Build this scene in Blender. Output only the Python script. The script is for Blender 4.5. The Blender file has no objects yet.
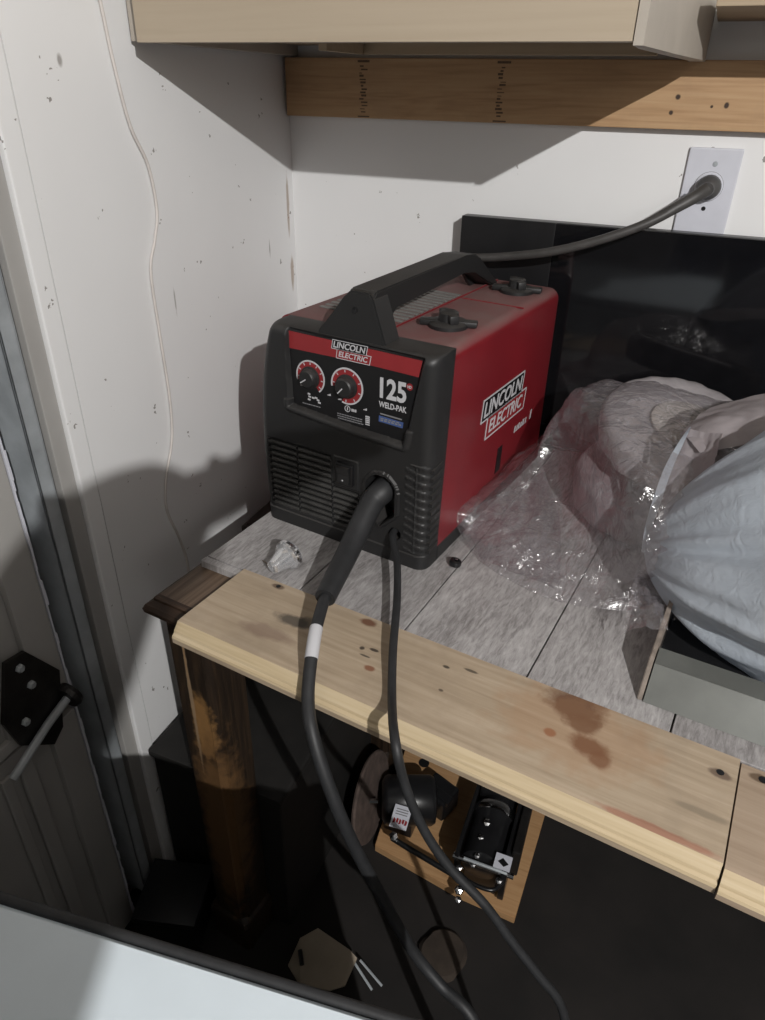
import bpy, bmesh, math, random
from mathutils import Vector, Matrix, noise
random.seed(4)
C = bpy.context.scene
COL = C.collection
PI = math.pi
R_ = math.radians

# ------------------------------------------------------------------ camera
F = 708.0; CX, CY = 382.5, 510.0
H = 1.32
CAM = Vector((0.672, -1.2, H))
def ray(u, v): return Vector(((u-CX)/F, -(v-CY)/F, -1.0))
up = -ray(357, 1700).normalized()
xd = -ray(-1620, 58); xd = (xd - xd.dot(up)*up).normalized()
yd = up.cross(xd)
RC = Matrix((xd, yd, up))
cam_data = bpy.data.cameras.new('camera')
cam = bpy.data.objects.new('camera', cam_data); COL.objects.link(cam)
cam.matrix_world = Matrix.Translation(CAM) @ RC.to_4x4()
cam_data.sensor_fit = 'VERTICAL'; cam_data.sensor_height = 24.0; cam_data.sensor_width = 18.0
cam_data.lens = 24.0*F/1020.0
cam_data.clip_start = 0.01
C.camera = cam
def atz(u, v, z):
    d = RC @ ray(u, v); return CAM + d*((z-CAM.z)/d.z)
def aty(u, v, y):
    d = RC @ ray(u, v); return CAM + d*((y-CAM.y)/d.y)
def atx(u, v, x):
    d = RC @ ray(u, v); return CAM + d*((x-CAM.x)/d.x)

# ------------------------------------------------------------------ materials
class NT:
    def __init__(s, name):
        s.m = bpy.data.materials.new(name); s.m.use_nodes = True
        s.t = s.m.node_tree; s.t.nodes.clear()
        s.out = s.n('ShaderNodeOutputMaterial')
    def n(s, typ, **kw):
        nd = s.t.nodes.new(typ)
        for k, v in kw.items(): setattr(nd, k, v)
        return nd
    def l(s, a, b): s.t.links.new(a, b)
    def coords(s, scale=(1,1,1), loc=(0,0,0), rot=(0,0,0)):
        tc = s.n('ShaderNodeTexCoord'); mp = s.n('ShaderNodeMapping')
        mp.inputs['Scale'].default_value = scale; mp.inputs['Location'].default_value = loc
        mp.inputs['Rotation'].default_value = rot
        s.l(tc.outputs['Object'], mp.inputs['Vector']); return mp.outputs[0]
    def noise(s, vec, scale, detail=4, rough=.55, dist=0):
        nd = s.n('ShaderNodeTexNoise'); s.l(vec, nd.inputs['Vector'])
        nd.inputs['Scale'].default_value = scale; nd.inputs['Detail'].default_value = detail
        nd.inputs['Roughness'].default_value = rough; nd.inputs['Distortion'].default_value = dist
        return nd.outputs['Fac']
    def ramp(s, fac, stops, interp='LINEAR'):
        nd = s.n('ShaderNodeValToRGB'); s.l(fac, nd.inputs[0]); cr = nd.color_ramp; cr.interpolation = interp
        cr.elements[0].position = stops[0][0]; cr.elements[0].color = (*stops[0][1], 1)
        cr.elements[1].position = stops[-1][0]; cr.elements[1].color = (*stops[-1][1], 1)
        for p, c in stops[1:-1]:
            e = cr.elements.new(p); e.color = (*c, 1)
        return nd.outputs['Color']
    def math(s, op, a, b=None, clamp=False):
        nd = s.n('ShaderNodeMath', operation=op); nd.use_clamp = clamp
        for i, x in enumerate((a, b)):
            if x is None: continue
            if isinstance(x, (int, float)): nd.inputs[i].default_value = x
            else: s.l(x, nd.inputs[i])
        return nd.outputs[0]
    def mix(s, fac, a, b, blend='MIX'):
        nd = s.n('ShaderNodeMix', data_type='RGBA', blend_type=blend)
        if isinstance(fac, (int, float)): nd.inputs[0].default_value = fac
        else: s.l(fac, nd.inputs[0])
        for i, x in ((6, a), (7, b)):
            if isinstance(x, tuple): nd.inputs[i].default_value = (*x, 1)
            else: s.l(x, nd.inputs[i])
        return nd.outputs[2]
    def bump(s, h, strength=.3, dist=.001):
        nd = s.n('ShaderNodeBump'); nd.inputs['Strength'].default_value = strength
        nd.inputs['Distance'].default_value = dist; s.l(h, nd.inputs['Height']); return nd.outputs[0]
    def bsdf(s, col, rough=.6, metal=0, normal=None, spec=.5, **kw):
        b = s.n('ShaderNodeBsdfPrincipled')
        if isinstance(col, tuple): b.inputs['Base Color'].default_value = (*col, 1)
        else: s.l(col, b.inputs['Base Color'])
        if isinstance(rough, (int, float)): b.inputs['Roughness'].default_value = rough
        else: s.l(rough, b.inputs['Roughness'])
        b.inputs['Metallic'].default_value = metal
        b.inputs['Specular IOR Level'].default_value = spec
        for k, v in kw.items(): b.inputs[k.replace('_', ' ')].default_value = v
        if normal is not None: s.l(normal, b.inputs['Normal'])
        s.l(b.outputs[0], s.out.inputs[0]); return b
    def spot(s, vec, c, r, wob=None, soft=.35):
        """0..1 blotch at c with radii r"""
        sub = s.n('ShaderNodeVectorMath', operation='SUBTRACT'); s.l(vec, sub.inputs[0]); sub.inputs[1].default_value = c
        dv = s.n('ShaderNodeVectorMath', operation='DIVIDE'); s.l(sub.outputs[0], dv.inputs[0]); dv.inputs[1].default_value = r
        ln = s.n('ShaderNodeVectorMath', operation='LENGTH'); s.l(dv.outputs[0], ln.inputs[0])
        d = ln.outputs['Value']
        if wob is not None: d = s.math('ADD', d, s.math('MULTIPLY', s.math('SUBTRACT', wob, .5), 1.4))
        mr = s.n('ShaderNodeMapRange'); s.l(d, mr.inputs[0])
        mr.inputs[1].default_value = 1-soft; mr.inputs[2].default_value = 1+soft
        mr.inputs[3].default_value = 1; mr.inputs[4].default_value = 0
        return mr.outputs[0]

def plain(name, col, rough=.6, metal=0, var=.15, scale=30, bump=.15, spec=.5, bs=None, **kw):
    t = NT(name); v = t.coords(); f = t.noise(v, scale, 5)
    lo = tuple(c*(1-var) for c in col); hi = tuple(min(1, c*(1+var)) for c in col)
    c = t.ramp(f, [(.3, lo), (.7, hi)])
    nb = t.bump(t.noise(v, bs or scale*8, 3), bump, .0006) if bump else None
    t.bsdf(c, rough, metal, nb, spec, **kw); return t.m

def speckled_wall(name, base, cracks=None):
    t = NT(name); v = t.coords()
    big = t.noise(v, 3.0, 3); c = t.ramp(big, [(.3, tuple(x*.95 for x in base)), (.7, base)])
    n1 = t.noise(v, 26, 3, .7); sp = t.noise(v, 120, 2)
    m = t.math('MULTIPLY', t.math('GREATER_THAN', n1, .665), t.math('GREATER_THAN', sp, .57))
    c = t.mix(t.math('MULTIPLY', m, .75), c, (.14, .12, .10))
    bp = t.math('ADD', t.noise(v, 330, 3), t.math('MULTIPLY', t.noise(v, 60, 3), 1.5))
    wob = t.noise(v, 40, 3)
    for (p, r, col) in (cracks or []):
        k = t.spot(v, p, r, wob, .3); c = t.mix(t.math('MULTIPLY', k, .7), c, col)
    t.bsdf(c, .55, 0, t.bump(bp, .10, .0005), .3); return t.m

def wood(name, cols, axis=0, scale=1.0, rough=.6, spots=(), grain=1.0, bump=.25):
    t = NT(name); v = t.coords()
    sc = [14*scale]*3; sc[axis] = .9*scale
    vs = t.coords(scale=tuple(sc))
    big = t.noise(vs, 1.6, 3, .6, .6)
    fs = [120*scale]*3; fs[axis] = 5*scale
    fine = t.noise(t.coords(scale=tuple(fs)), 1.6, 4, .65)
    rings = t.math('FRACT', t.math('MULTIPLY', big, 7.0))
    rr = t.math('MULTIPLY', t.math('ABSOLUTE', t.math('SUBTRACT', rings, .5)), 1.0)
    f = t.math('ADD', t.math('MULTIPLY', fine, .6*grain), t.math('ADD', t.math('MULTIPLY', rr, .35*grain), .5-.38*grain))
    c = t.ramp(f, [(.25, cols[0]), (.5, cols[1]), (.75, cols[2])])
    if len(cols) > 3:   # dirt tone
        d = t.noise(t.coords(scale=(1,1,1)), 9, 5, .7)
        c = t.mix(t.ramp(d, [(.5, (0,0,0)), (.75, (.6,.6,.6))]), c, cols[3])
    wob = t.noise(v, 45, 4, .6)
    for (p, r, col, a) in spots:
        k = t.spot(v, p, r, wob, .25); c = t.mix(t.math('MULTIPLY', k, a), c, col)
    t.bsdf(c, rough, 0, t.bump(fine, bump, .001), .35); return t.m

M = {}
M['wall'] = speckled_wall('painted wall', (.80, .80, .80))
M['wall_left'] = speckled_wall('painted wall left', (.80, .80, .80),
    cracks=[((0, -.36, 1.05), (.1, .0015, .02), (.3,.28,.26)), ((0,-.02,1.14),(.1,.004,.05),(.35,.25,.18)),
            ((0,-.015,1.02),(.1,.005,.03),(.35,.25,.18)), ((0,-.09,1.08),(.1,.0016,.014),(.2,.18,.16)),
            ((0,-.50,1.34),(.1,.004,.006),(.2,.18,.16))])
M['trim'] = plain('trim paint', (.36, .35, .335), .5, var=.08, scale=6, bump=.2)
M['trim_dirty'] = plain('dusty trim paint', (.20, .185, .17), .6, var=.15, scale=9, bump=.3)
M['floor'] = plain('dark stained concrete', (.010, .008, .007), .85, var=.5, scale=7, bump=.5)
M['ceiling'] = plain('ceiling board', (.16, .15, .14), .8)
M['garage_wall'] = plain('bare garage wall', (.10, .095, .09), .8)
M['board'] = wood('pale pine', [(.31,.238,.165), (.41,.323,.23), (.49,.395,.295), (.28,.22,.16)], 0, 1.0, .55, spots=[
    ((.515, .080, .004), (.030, .020, .03), (.085,.040,.028), .93), ((.528, .060, .004), (.016, .012, .03), (.085,.040,.028), .9),
    ((.541, .036, .004), (.020,.012,.03), (.10,.035,.022), .92), ((.555, .026, .004), (.010,.010,.03), (.10,.035,.022), .85),
    ((.525, .05, .004), (.075,.05,.03), (.36,.19,.09), .35), ((.505, .034, .004), (.006,.005,.03), (.28,.11,.05), .8),
    ((.27, .084, .004), (.010,.006,.03), (.14,.06,.035), .9), ((.310, .020, .004), (.006,.004,.03), (.22,.09,.05), .9),
    ((.195, .041, .004), (.022,.009,.03), (.07,.06,.05), .85), ((.210, .045, .004), (.010,.010,.03), (.07,.06,.05), .7),
    ((.140, .086, .004), (.008,.004,.03), (.10,.06,.04), .8), ((.18, .010, .004), (.030,.010,.03), (.20,.13,.10), .55),
    ((.655, .066, .004), (.009,.005,.03), (.12,.08,.06), .8), ((.615, -.0225, .004), (.05,.004,.03), (.30,.10,.06), .6),
    ((.287,.043,.004),(.003,.003,.03),(.04,.03,.025),.9), ((.300,.047,.004),(.005,.002,.03),(.04,.03,.025),.9),((.296,.034,.004),(.007,.0016,.03),(.04,.03,.025),.8),
    ((.380,.064,.004),(.004,.002,.03),(.05,.04,.03),.9), ((.405,.072,.004),(.008,.002,.03),(.05,.04,.03),.8), ((.39,.030,.004),(.003,.002,.03),(.06,.04,.03),.8),
    ((.645, .015, .004), (.020,.004,.03), (.22,.18,.13), .6)])
M['board_light'] = wood('pale cut pine', [(.42,.325,.195), (.52,.415,.265), (.58,.48,.33)], 0, 1.0, .5)
M['board2'] = wood('pink pine', [(.28,.205,.145), (.36,.275,.20), (.41,.32,.24)], 0, 1.0, .55, spots=[
    ((.686, .079, .004), (.009,.005,.03), (.12,.08,.05), .9)])
M['stud'] = wood('pine stud', [(.33,.195,.10), (.46,.29,.155), (.52,.35,.20), (.36,.23,.13)], 0, 1.0, .6, spots=[
    ((.612, -.02, 1.318), (.0035,.05,.0035), (.05,.03,.02), 1), ((.607, -.02, 1.299), (.003,.05,.003), (.05,.03,.02), 1),
    ((.675, -.02, 1.309), (.003,.05,.0035), (.05,.03,.02), 1), ((.657, -.02, 1.3075), (.0018,.05,.0018), (.05,.03,.02), 1)])
M['dark_wood_and_shade'] = wood('dark stained top and gap shade', [(.045,.028,.018), (.10,.065,.042), (.17,.12,.085), (.20,.16,.12)], 1, 1.0, .5)  # tabletop stain, also used as painted shade behind the door track
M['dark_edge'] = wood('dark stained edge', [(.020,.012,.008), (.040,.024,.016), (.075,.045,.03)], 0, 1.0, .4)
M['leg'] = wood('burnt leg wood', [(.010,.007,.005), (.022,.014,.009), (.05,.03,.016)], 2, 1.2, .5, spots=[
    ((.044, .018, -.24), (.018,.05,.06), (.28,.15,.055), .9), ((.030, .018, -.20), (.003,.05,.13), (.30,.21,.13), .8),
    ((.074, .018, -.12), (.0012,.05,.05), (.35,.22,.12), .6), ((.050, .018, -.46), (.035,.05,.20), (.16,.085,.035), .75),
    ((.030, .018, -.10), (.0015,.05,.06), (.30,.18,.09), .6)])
M['tan_panel'] = wood('tan laminate', [(.36,.295,.215), (.41,.34,.255), (.45,.375,.29)], 0, .7, .45, grain=.5, bump=.05)
M['tan_side'] = plain('tan side', (.40,.36,.31), .6, var=.08, scale=12)
M['tan_under'] = wood('raw underside', [(.32,.25,.17), (.38,.30,.21), (.43,.35,.25)], 0, 1, .7, grain=.6)
M['steel'] = plain('galvanised steel', (.40,.43,.45), .5, .25, var=.25, scale=14, bump=.1)
M['tray_steel'] = plain('dull steel', (.135,.14,.13), .5, .3, var=.14, scale=16, bump=.15)
M['black_gloss'] = plain('glossy black glass', (.006,.006,.007), .07, 0, var=.2, bump=0, spec=.5)
M['black_bezel'] = plain('black bezel', (.010,.010,.011), .35, 0, var=.2, bump=.05)
M['black_plastic'] = plain('moulded black plastic', (.022,.022,.023), .48, 0, var=.3, scale=40, bump=.5, bs=900)
M['black_plate'] = plain('black label plate', (.008,.008,.009), .30, 0, var=.1, bump=0)
M['rubber'] = plain('black rubber', (.018,.0185,.020), .55, 0, var=.25, scale=60, bump=.2)
M['cord_rubber'] = plain('power cord rubber', (.055,.052,.050), .5, 0, var=.2, scale=60, bump=.1)
M['dark_metal'] = plain('dark greasy metal', (.030,.028,.027), .45, .6, var=.4, scale=30, bump=.4)
M['machine_black'] = plain('black enamel', (.012,.012,.013), .28, .1, var=.3, scale=20, bump=.1)
M['chrome'] = plain('chrome', (.75,.75,.76), .16, 1, var=.05, bump=0)
M['white_plastic'] = plain('white plastic', (.60,.61,.67), .4, 0, var=.04, bump=.05)
M['white_wire'] = plain('white wire', (.60,.56,.53), .5, 0, var=.1, bump=0)
M['white_enamel'] = plain('white enamel', (.62,.69,.74), .4, 0, var=.06, scale=8, bump=.05)
M['print_white'] = plain('white print', (.50,.50,.52), .5, 0, var=.03, bump=0)
M['print_grey'] = plain('grey print', (.20,.20,.21), .5, 0, var=.03, bump=0)
M['print_blue'] = plain('blue print', (.05,.09,.24), .5, 0, var=.05, bump=0)
M['print_red'] = plain('red print', (.25,.022,.026), .4, 0, var=.08, bump=0)
M['pad'] = plain('grey wool', (.30,.28,.29), .95, 0, var=.15, scale=60, bump=1.0, bs=500)
M['pad_light'] = plain('pale pad face', (.42,.39,.36), .9, 0, var=.08, scale=40, bump=.5)
M['pad_dark'] = plain('dark rubber backing', (.09,.085,.095), .8, 0, var=.2, scale=60, bump=.4)
M['scrap_brown'] = plain('dark brown scrap', (.035,.025,.018), .9, 0, var=.3, scale=40)
M['disc_brown'] = plain('worn brown abrasive', (.085,.060,.050), .9, 0, var=.35, scale=40, bump=.8)
M['ply'] = wood('orange plywood', [(.36,.20,.09), (.46,.27,.13), (.50,.31,.16)], 0, 1.0, .6)
M['cardboard'] = plain('brown cardboard', (.30,.25,.19), .85, 0, var=.1, scale=20)
M['rust'] = plain('rusty steel edge', (.24,.20,.17), .8, .1, var=.35, scale=50, bump=.6)
M['jeans'] = plain('blue denim', (.04,.05,.09), .9)
M['crate'] = plain('black added crate', (.010,.009,.008), .7, var=.3)  # for the crate added to darken the space under the bench
M['tote'] = plain('dark brown added tote', (.030,.018,.015), .8, var=.3)  # for the tote added above the crate to keep the wall dark
M['louvre'] = plain('dusty vent plastic', (.042,.041,.039), .6, var=.45, scale=35)
M['sleeve'] = plain('dark cotton', (.03,.03,.04), .9)
M['skin'] = plain('skin', (.45,.28,.2), .6)
M['ink'] = plain('faded ink', (.12,.075,.045), .8, var=.3, scale=200)
M['pink_print'] = plain('faint pink print', (.62,.42,.47), .6, var=.1, bump=0)

def _red():
    t = NT('dusty red enamel'); v = t.coords()
    base = t.ramp(t.noise(v, 9, 4), [(.3, (.155,.012,.017)), (.7, (.20,.014,.020))])
    geo = t.n('ShaderNodeNewGeometry'); sx = t.n('ShaderNodeSeparateXYZ'); t.l(geo.outputs['Normal'], sx.inputs[0])
    upf = t.ramp(sx.outputs['Z'], [(.35, (0,0,0)), (.9, (1,1,1))])
    dn = t.ramp(t.noise(v, 22, 6, .7), [(.25, (.4,.4,.4)), (.75, (.95,.95,.95))])
    dust = t.mix(1.0, upf, dn, 'MULTIPLY')
    c = t.mix(dust, base, (.19,.135,.125))
    r = t.math('ADD', t.math('MULTIPLY', dust, .5), .30)
    t.bsdf(c, r, 0, t.bump(t.noise(v, 300, 3), .12, .0005), .45); return t.m
M['red'] = _red()
def _dusty(name, base, dustc, rough=.5, amt=.6):
    t = NT(name); v = t.coords()
    geo = t.n('ShaderNodeNewGeometry'); sx = t.n('ShaderNodeSeparateXYZ'); t.l(geo.outputs['Normal'], sx.inputs[0])
    upf = t.ramp(sx.outputs['Z'], [(.3, (0,0,0)), (.95, (1,1,1))])
    dn = t.ramp(t.noise(v, 26, 6, .7), [(.3, (amt*.3,)*3), (.75, (amt,)*3)])
    c = t.mix(t.mix(1.0, upf, dn, 'MULTIPLY'), base, dustc)
    t.bsdf(c, rough, 0, t.bump(t.noise(v, 800, 3), .35, .0005), .45); return t.m
M['black_plastic'] = _dusty('moulded black plastic', (.016,.016,.0165), (.085,.078,.072), .45, .5)
M['grey_dust'] = _dusty('dusty grey louvre', (.12,.12,.115), (.26,.245,.23), .6, .9)

def _planks():
    t = NT('grey weathered plank'); v = t.coords()
    sx = t.n('ShaderNodeSeparateXYZ'); t.l(v, sx.inputs[0])
    idx = t.math('FLOOR', t.math('DIVIDE', t.math('SUBTRACT', sx.outputs['X'], .0145), .1478))
    off = t.math('MULTIPLY', idx, 3.71)
    cb = t.n('ShaderNodeCombineXYZ')
    t.l(t.math('MULTIPLY', sx.outputs['X'], 1.0), cb.inputs[0])
    t.l(t.math('ADD', t.math('MULTIPLY', sx.outputs['Y'], .20), off), cb.inputs[1]); t.l(off, cb.inputs[2])
    fine = t.noise(cb.outputs[0], 260, 5, .7, .5)
    cb2 = t.n('ShaderNodeCombineXYZ')
    t.l(sx.outputs['X'], cb2.inputs[0]); t.l(t.math('ADD', t.math('MULTIPLY', sx.outputs['Y'], .3), off), cb2.inputs[1]); t.l(off, cb2.inputs[2])
    big = t.noise(cb2.outputs[0], 22, 4, .6, 1.0)
    f = t.math('ADD', t.math('MULTIPLY', fine, .62), t.math('MULTIPLY', big, .38))
    c = t.ramp(f, [(.34, (.17,.158,.155)), (.50, (.36,.345,.342)), (.66, (.52,.505,.50))])
    wn = t.n('ShaderNodeTexWhiteNoise', noise_dimensions='1D'); t.l(idx, wn.inputs['W'])
    c = t.mix(1.0, c, t.ramp(wn.outputs['Value'], [(0, (.84,.83,.83)), (1, (1,1,1))]), 'MULTIPLY')
    t.bsdf(c, .5, 0, t.bump(fine, .4, .0006), .4); return t.m
M['planks'] = _planks()

def _film(name, col, fac0, fac1, rough=.12, gl=.5, bd=.007):
    t = NT(name); v = t.coords()
    lw = t.n('ShaderNodeLayerWeight'); lw.inputs['Blend'].default_value = .35
    nz = t.noise(v, 42, 4, .55, 1.2)
    nb = t.bump(nz, 1.0, bd); t.l(nb, lw.inputs['Normal'])
    tr = t.n('ShaderNodeBsdfTransparent'); tr.inputs[0].default_value = (.97,.965,.975,1)
    df = t.n('ShaderNodeBsdfDiffuse'); df.inputs[0].default_value = (*col, 1); t.l(nb, df.inputs['Normal'])
    gg = t.n('ShaderNodeBsdfGlossy'); gg.inputs['Roughness'].default_value = rough; gg.inputs[0].default_value = (1,1,1,1); t.l(nb, gg.inputs['Normal'])
    m1 = t.n('ShaderNodeMixShader'); m1.inputs[0].default_value = gl; t.l(df.outputs[0], m1.inputs[1]); t.l(gg.outputs[0], m1.inputs[2])
    mr = t.n('ShaderNodeMapRange'); t.l(lw.outputs['Facing'], mr.inputs[0]); mr.inputs[3].default_value = fac0; mr.inputs[4].default_value = fac1
    m2 = t.n('ShaderNodeMixShader'); t.l(mr.outputs[0], m2.inputs[0]); t.l(tr.outputs[0], m2.inputs[1]); t.l(m1.outputs[0], m2.inputs[2])
    t.l(m2.outputs[0], t.out.inputs[0]); return t.m
M['clear_film'] = _film('clear crinkled film', (.48,.44,.47), .18, .70, .15, .6)
M['clear_plastic'] = _film('clear moulded plastic', (.62,.63,.65), .62, .97, .14, .55, .0005)
def _whitebag():
    t = NT('thin white plastic bag'); v = t.coords()
    nz = t.noise(v, 55, 5, .6, 1.2); nb = t.bump(nz, .5, .003)
    c = t.ramp(t.noise(v, 7, 3), [(.3, (.50,.55,.61)), (.7, (.62,.68,.75))])
    b = t.bsdf(c, .38, 0, nb, .5); b.inputs['Transmission Weight'].default_value = 0
    tl = t.n('ShaderNodeBsdfTranslucent'); tl.inputs[0].default_value = (.6,.64,.7,1)
    m = t.n('ShaderNodeMixShader'); m.inputs[0].default_value = .3
    t.l(b.outputs[0], m.inputs[1]); t.l(tl.outputs[0], m.inputs[2]); t.l(m.outputs[0], t.out.inputs[0]); return t.m
M['white_bag'] = _whitebag()
M['bag_inner'] = plain('grey-pink inner film', (.30,.27,.28), .5, var=.08, scale=20, bump=.4, bs=120)  # grey-pink tone of the bag's folded mouth and top fold

# ------------------------------------------------------------------ object helpers
def link(name, me, parent=None):
    o = bpy.data.objects.new(name, me); COL.objects.link(o)
    if parent: o.parent = parent
    return o
def obj(name, bm, mat, parent=None, smooth=False, label=None):
    me = bpy.data.meshes.new(name)
    bmesh.ops.recalc_face_normals(bm, faces=bm.faces)
    bm.to_mesh(me); bm.free()
    mats = mat if isinstance(mat, (list, tuple)) else [mat]
    for m in mats: me.materials.append(m)
    o = link(name, me, parent)
    if smooth:
        for p in me.polygons: p.use_smooth = True
        if smooth != 'all':
            a = me.attributes.new('sharp_edge', 'BOOLEAN', 'EDGE') if 'sharp_edge' not in me.attributes else me.attributes['sharp_edge']
            bm2 = bmesh.new(); bm2.from_mesh(me)
            for e in bm2.edges:
                if len(e.link_faces) == 2 and e.calc_face_angle(0) > R_(38): a.data[e.index].value = True
            bm2.free()
    if label: o['label'] = label
    return o
def thing(name, label, cat, loc=(0,0,0), rz=0, group=None):
    o = bpy.data.objects.new(name, None); COL.objects.link(o); o.empty_display_size = .05
    o.location = loc; o.rotation_euler = (0, 0, rz); o['label'] = label; o['category'] = cat
    if group: o['group'] = group
    return o
def tag(o, label, cat, group=None):
    o['label'] = label; o['category'] = cat
    if group: o['group'] = group
    return o
def struct(name, bm, mat, parent=None, smooth=False):
    o = obj(name, bm, mat, parent, smooth); o['kind'] = 'structure'; return o
def box(x0, x1, y0, y1, z0, z1, bev=0, seg=2, bm=None, Mx=None):
    own = bmesh.new()
    bmesh.ops.create_cube(own, size=1)
    for v in own.verts:
        v.co = Vector((x0+(v.co.x+.5)*(x1-x0), y0+(v.co.y+.5)*(y1-y0), z0+(v.co.z+.5)*(z1-z0)))
    if bev: bmesh.ops.bevel(own, geom=own.edges[:], offset=bev, segments=seg, affect='EDGES', profile=.6)
    return merge(bm, own, Mx)
def merge(bm, own, Mx=None):
    if Mx is not None: own.transform(Mx)
    if bm is None: return own
    me = bpy.data.meshes.new('t'); own.to_mesh(me); own.free(); bm.from_mesh(me); bpy.data.meshes.remove(me); return bm
def prism(pts, fn, d0, d1, bm=None, bev=0):
    """2-D outline extruded from depth d0 to d1; fn(x, y, d) -> Vector"""
    own = bmesh.new()
    a = [own.verts.new(fn(x, y, d0)) for x, y in pts]; b = [own.verts.new(fn(x, y, d1)) for x, y in pts]
    own.faces.new(a); own.faces.new(b[::-1]); n = len(pts)
    for i in range(n): own.faces.new((a[i], b[i], b[(i+1)%n], a[(i+1)%n]))
    if bev: bmesh.ops.bevel(own, geom=own.edges[:], offset=bev, segments=2, affect='EDGES')
    bmesh.ops.recalc_face_normals(own, faces=own.faces)
    return merge(bm, own)
def lathe(prof, seg=32, bm=None, Mx=None, caps=True):
    own = bmesh.new(); rings = []
    for r, z in prof:
        rings.append([own.verts.new((r*math.cos(2*PI*i/seg), r*math.sin(2*PI*i/seg), z)) for i in range(seg)])
    for a, b in zip(rings, rings[1:]):
        for i in range(seg): own.faces.new((a[i], a[(i+1)%seg], b[(i+1)%seg], b[i]))
    if caps: own.faces.new(rings[0][::-1]); own.faces.new(rings[-1])
    return merge(bm, own, Mx)
def axis_mx(p, d, rollref=Vector((0,0,1))):
    z = Vector(d).normalized(); x = rollref.cross(z)
    if x.length < 1e-4: x = Vector((1,0,0)).cross(z)
    x.normalize(); y = z.cross(x)
    m = Matrix((x, y, z)).transposed().to_4x4(); m.translation = Vector(p); return m
def catmull(pts, sub=8):
    pts = [Vector(p) for p in pts]; out = []
    P = [pts[0]*2-pts[1]] + pts + [pts[-1]*2-pts[-2]]
    for i in range(1, len(P)-2):
        for k in range(sub):
            t = k/sub; a, b, c, d = P[i-1], P[i], P[i+1], P[i+2]
            out.append(.5*((2*b)+(c-a)*t+(2*a-5*b+4*c-d)*t*t+(3*b-a-3*c+d)*t**3))
    out.append(pts[-1]); return out
def tube(pts, r, seg=12, bm=None, sub=8, smooth=True):
    P = catmull(pts, sub) if sub > 1 else [Vector(p) for p in pts]
    n = len(P); own = bmesh.new(); rings = []; ref = None
    for i, p in enumerate(P):
        t = (P[min(i+1, n-1)]-P[max(i-1, 0)]).normalized()
        if ref is None: ref = t.orthogonal().normalized()
        ref = (ref - ref.dot(t)*t).normalized(); b = t.cross(ref)
        rr = r(i/(n-1)) if callable(r) else r
        rings.append([own.verts.new(p+rr*(ref*math.cos(2*PI*k/seg)+b*math.sin(2*PI*k/seg))) for k in range(seg)])
    for a, b in zip(rings, rings[1:]):
        for k in range(seg): own.faces.new((a[k], a[(k+1)%seg], b[(k+1)%seg], b[k]))
    own.faces.new(rings[0][::-1]); own.faces.new(rings[-1])
    return merge(bm, own)
def text_bm(s, size_w, Mx, h=None, bold=.02, bm=None, depth=.0003, shear=0.0):
    """lettering fitted to width size_w (and height h), lower-left corner at the frame's origin"""
    cu = bpy.data.curves.new('t', 'FONT'); cu.body = s; cu.offset = bold; cu.resolution_u = 3
    cu.extrude = .5; cu.shear = shear
    o = bpy.data.objects.new('t', cu); COL.objects.link(o)
    dg = bpy.context.evaluated_depsgraph_get()
    me = bpy.data.meshes.new_from_object(o.evaluated_get(dg))
    bpy.data.objects.remove(o); bpy.data.curves.remove(cu)
    xs = [v.co.x for v in me.vertices]; ys = [v.co.y for v in me.vertices]
    x0, x1, y0, y1 = min(xs), max(xs), min(ys), max(ys)
    sx = size_w/(x1-x0); sy = (h/(y1-y0)) if h else sx
    own = bmesh.new(); own.from_mesh(me); bpy.data.meshes.remove(me)
    for v in own.verts: v.co = Vector(((v.co.x-x0)*sx, (v.co.y-y0)*sy, (v.co.z+.5)*depth))
    return merge(bm, own, Mx)
def frame(o, x, y):
    x = Vector(x).normalized(); y = Vector(y).normalized(); z = x.cross(y)
    m = Matrix((x, y, z)).transposed().to_4x4(); m.translation = Vector(o); return m
def flat(pts, Mx, d0=0, d1=.0003, bm=None):
    return prism(pts, lambda x, y, d: Mx @ Vector((x, y, d)), d0, d1, bm)
def outline(pts, w, Mx, d1=.0004, bm=None):
    n = len(pts)
    for i in range(n):
        a = Vector(pts[i]); b = Vector(pts[(i+1)%n]); d = (b-a).normalized(); nn = Vector((-d.y, d.x))*w/2
        a = a-d*w/2; b = b+d*w/2
        bm = flat([(a-nn)[:], (b-nn)[:], (b+nn)[:], (a+nn)[:]], Mx, 0, d1, bm)
    return bm
def circ(cx, cy, r, n=28, a0=0, a1=2*PI): return [(cx+r*math.cos(a0+(a1-a0)*i/n), cy+r*math.sin(a0+(a1-a0)*i/n)) for i in range(n)]
def ringpatch(cx, cy, r0, r1, a0, a1, Mx, d1=.0004, n=36, bm=None):
    pts = [(cx+r1*math.cos(a0+(a1-a0)*i/n), cy+r1*math.sin(a0+(a1-a0)*i/n)) for i in range(n+1)]
    pts += [(cx+r0*math.cos(a1-(a1-a0)*i/n), cy+r0*math.sin(a1-(a1-a0)*i/n)) for i in range(n+1)]
    return flat(pts, Mx, 0, d1, bm)

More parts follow.
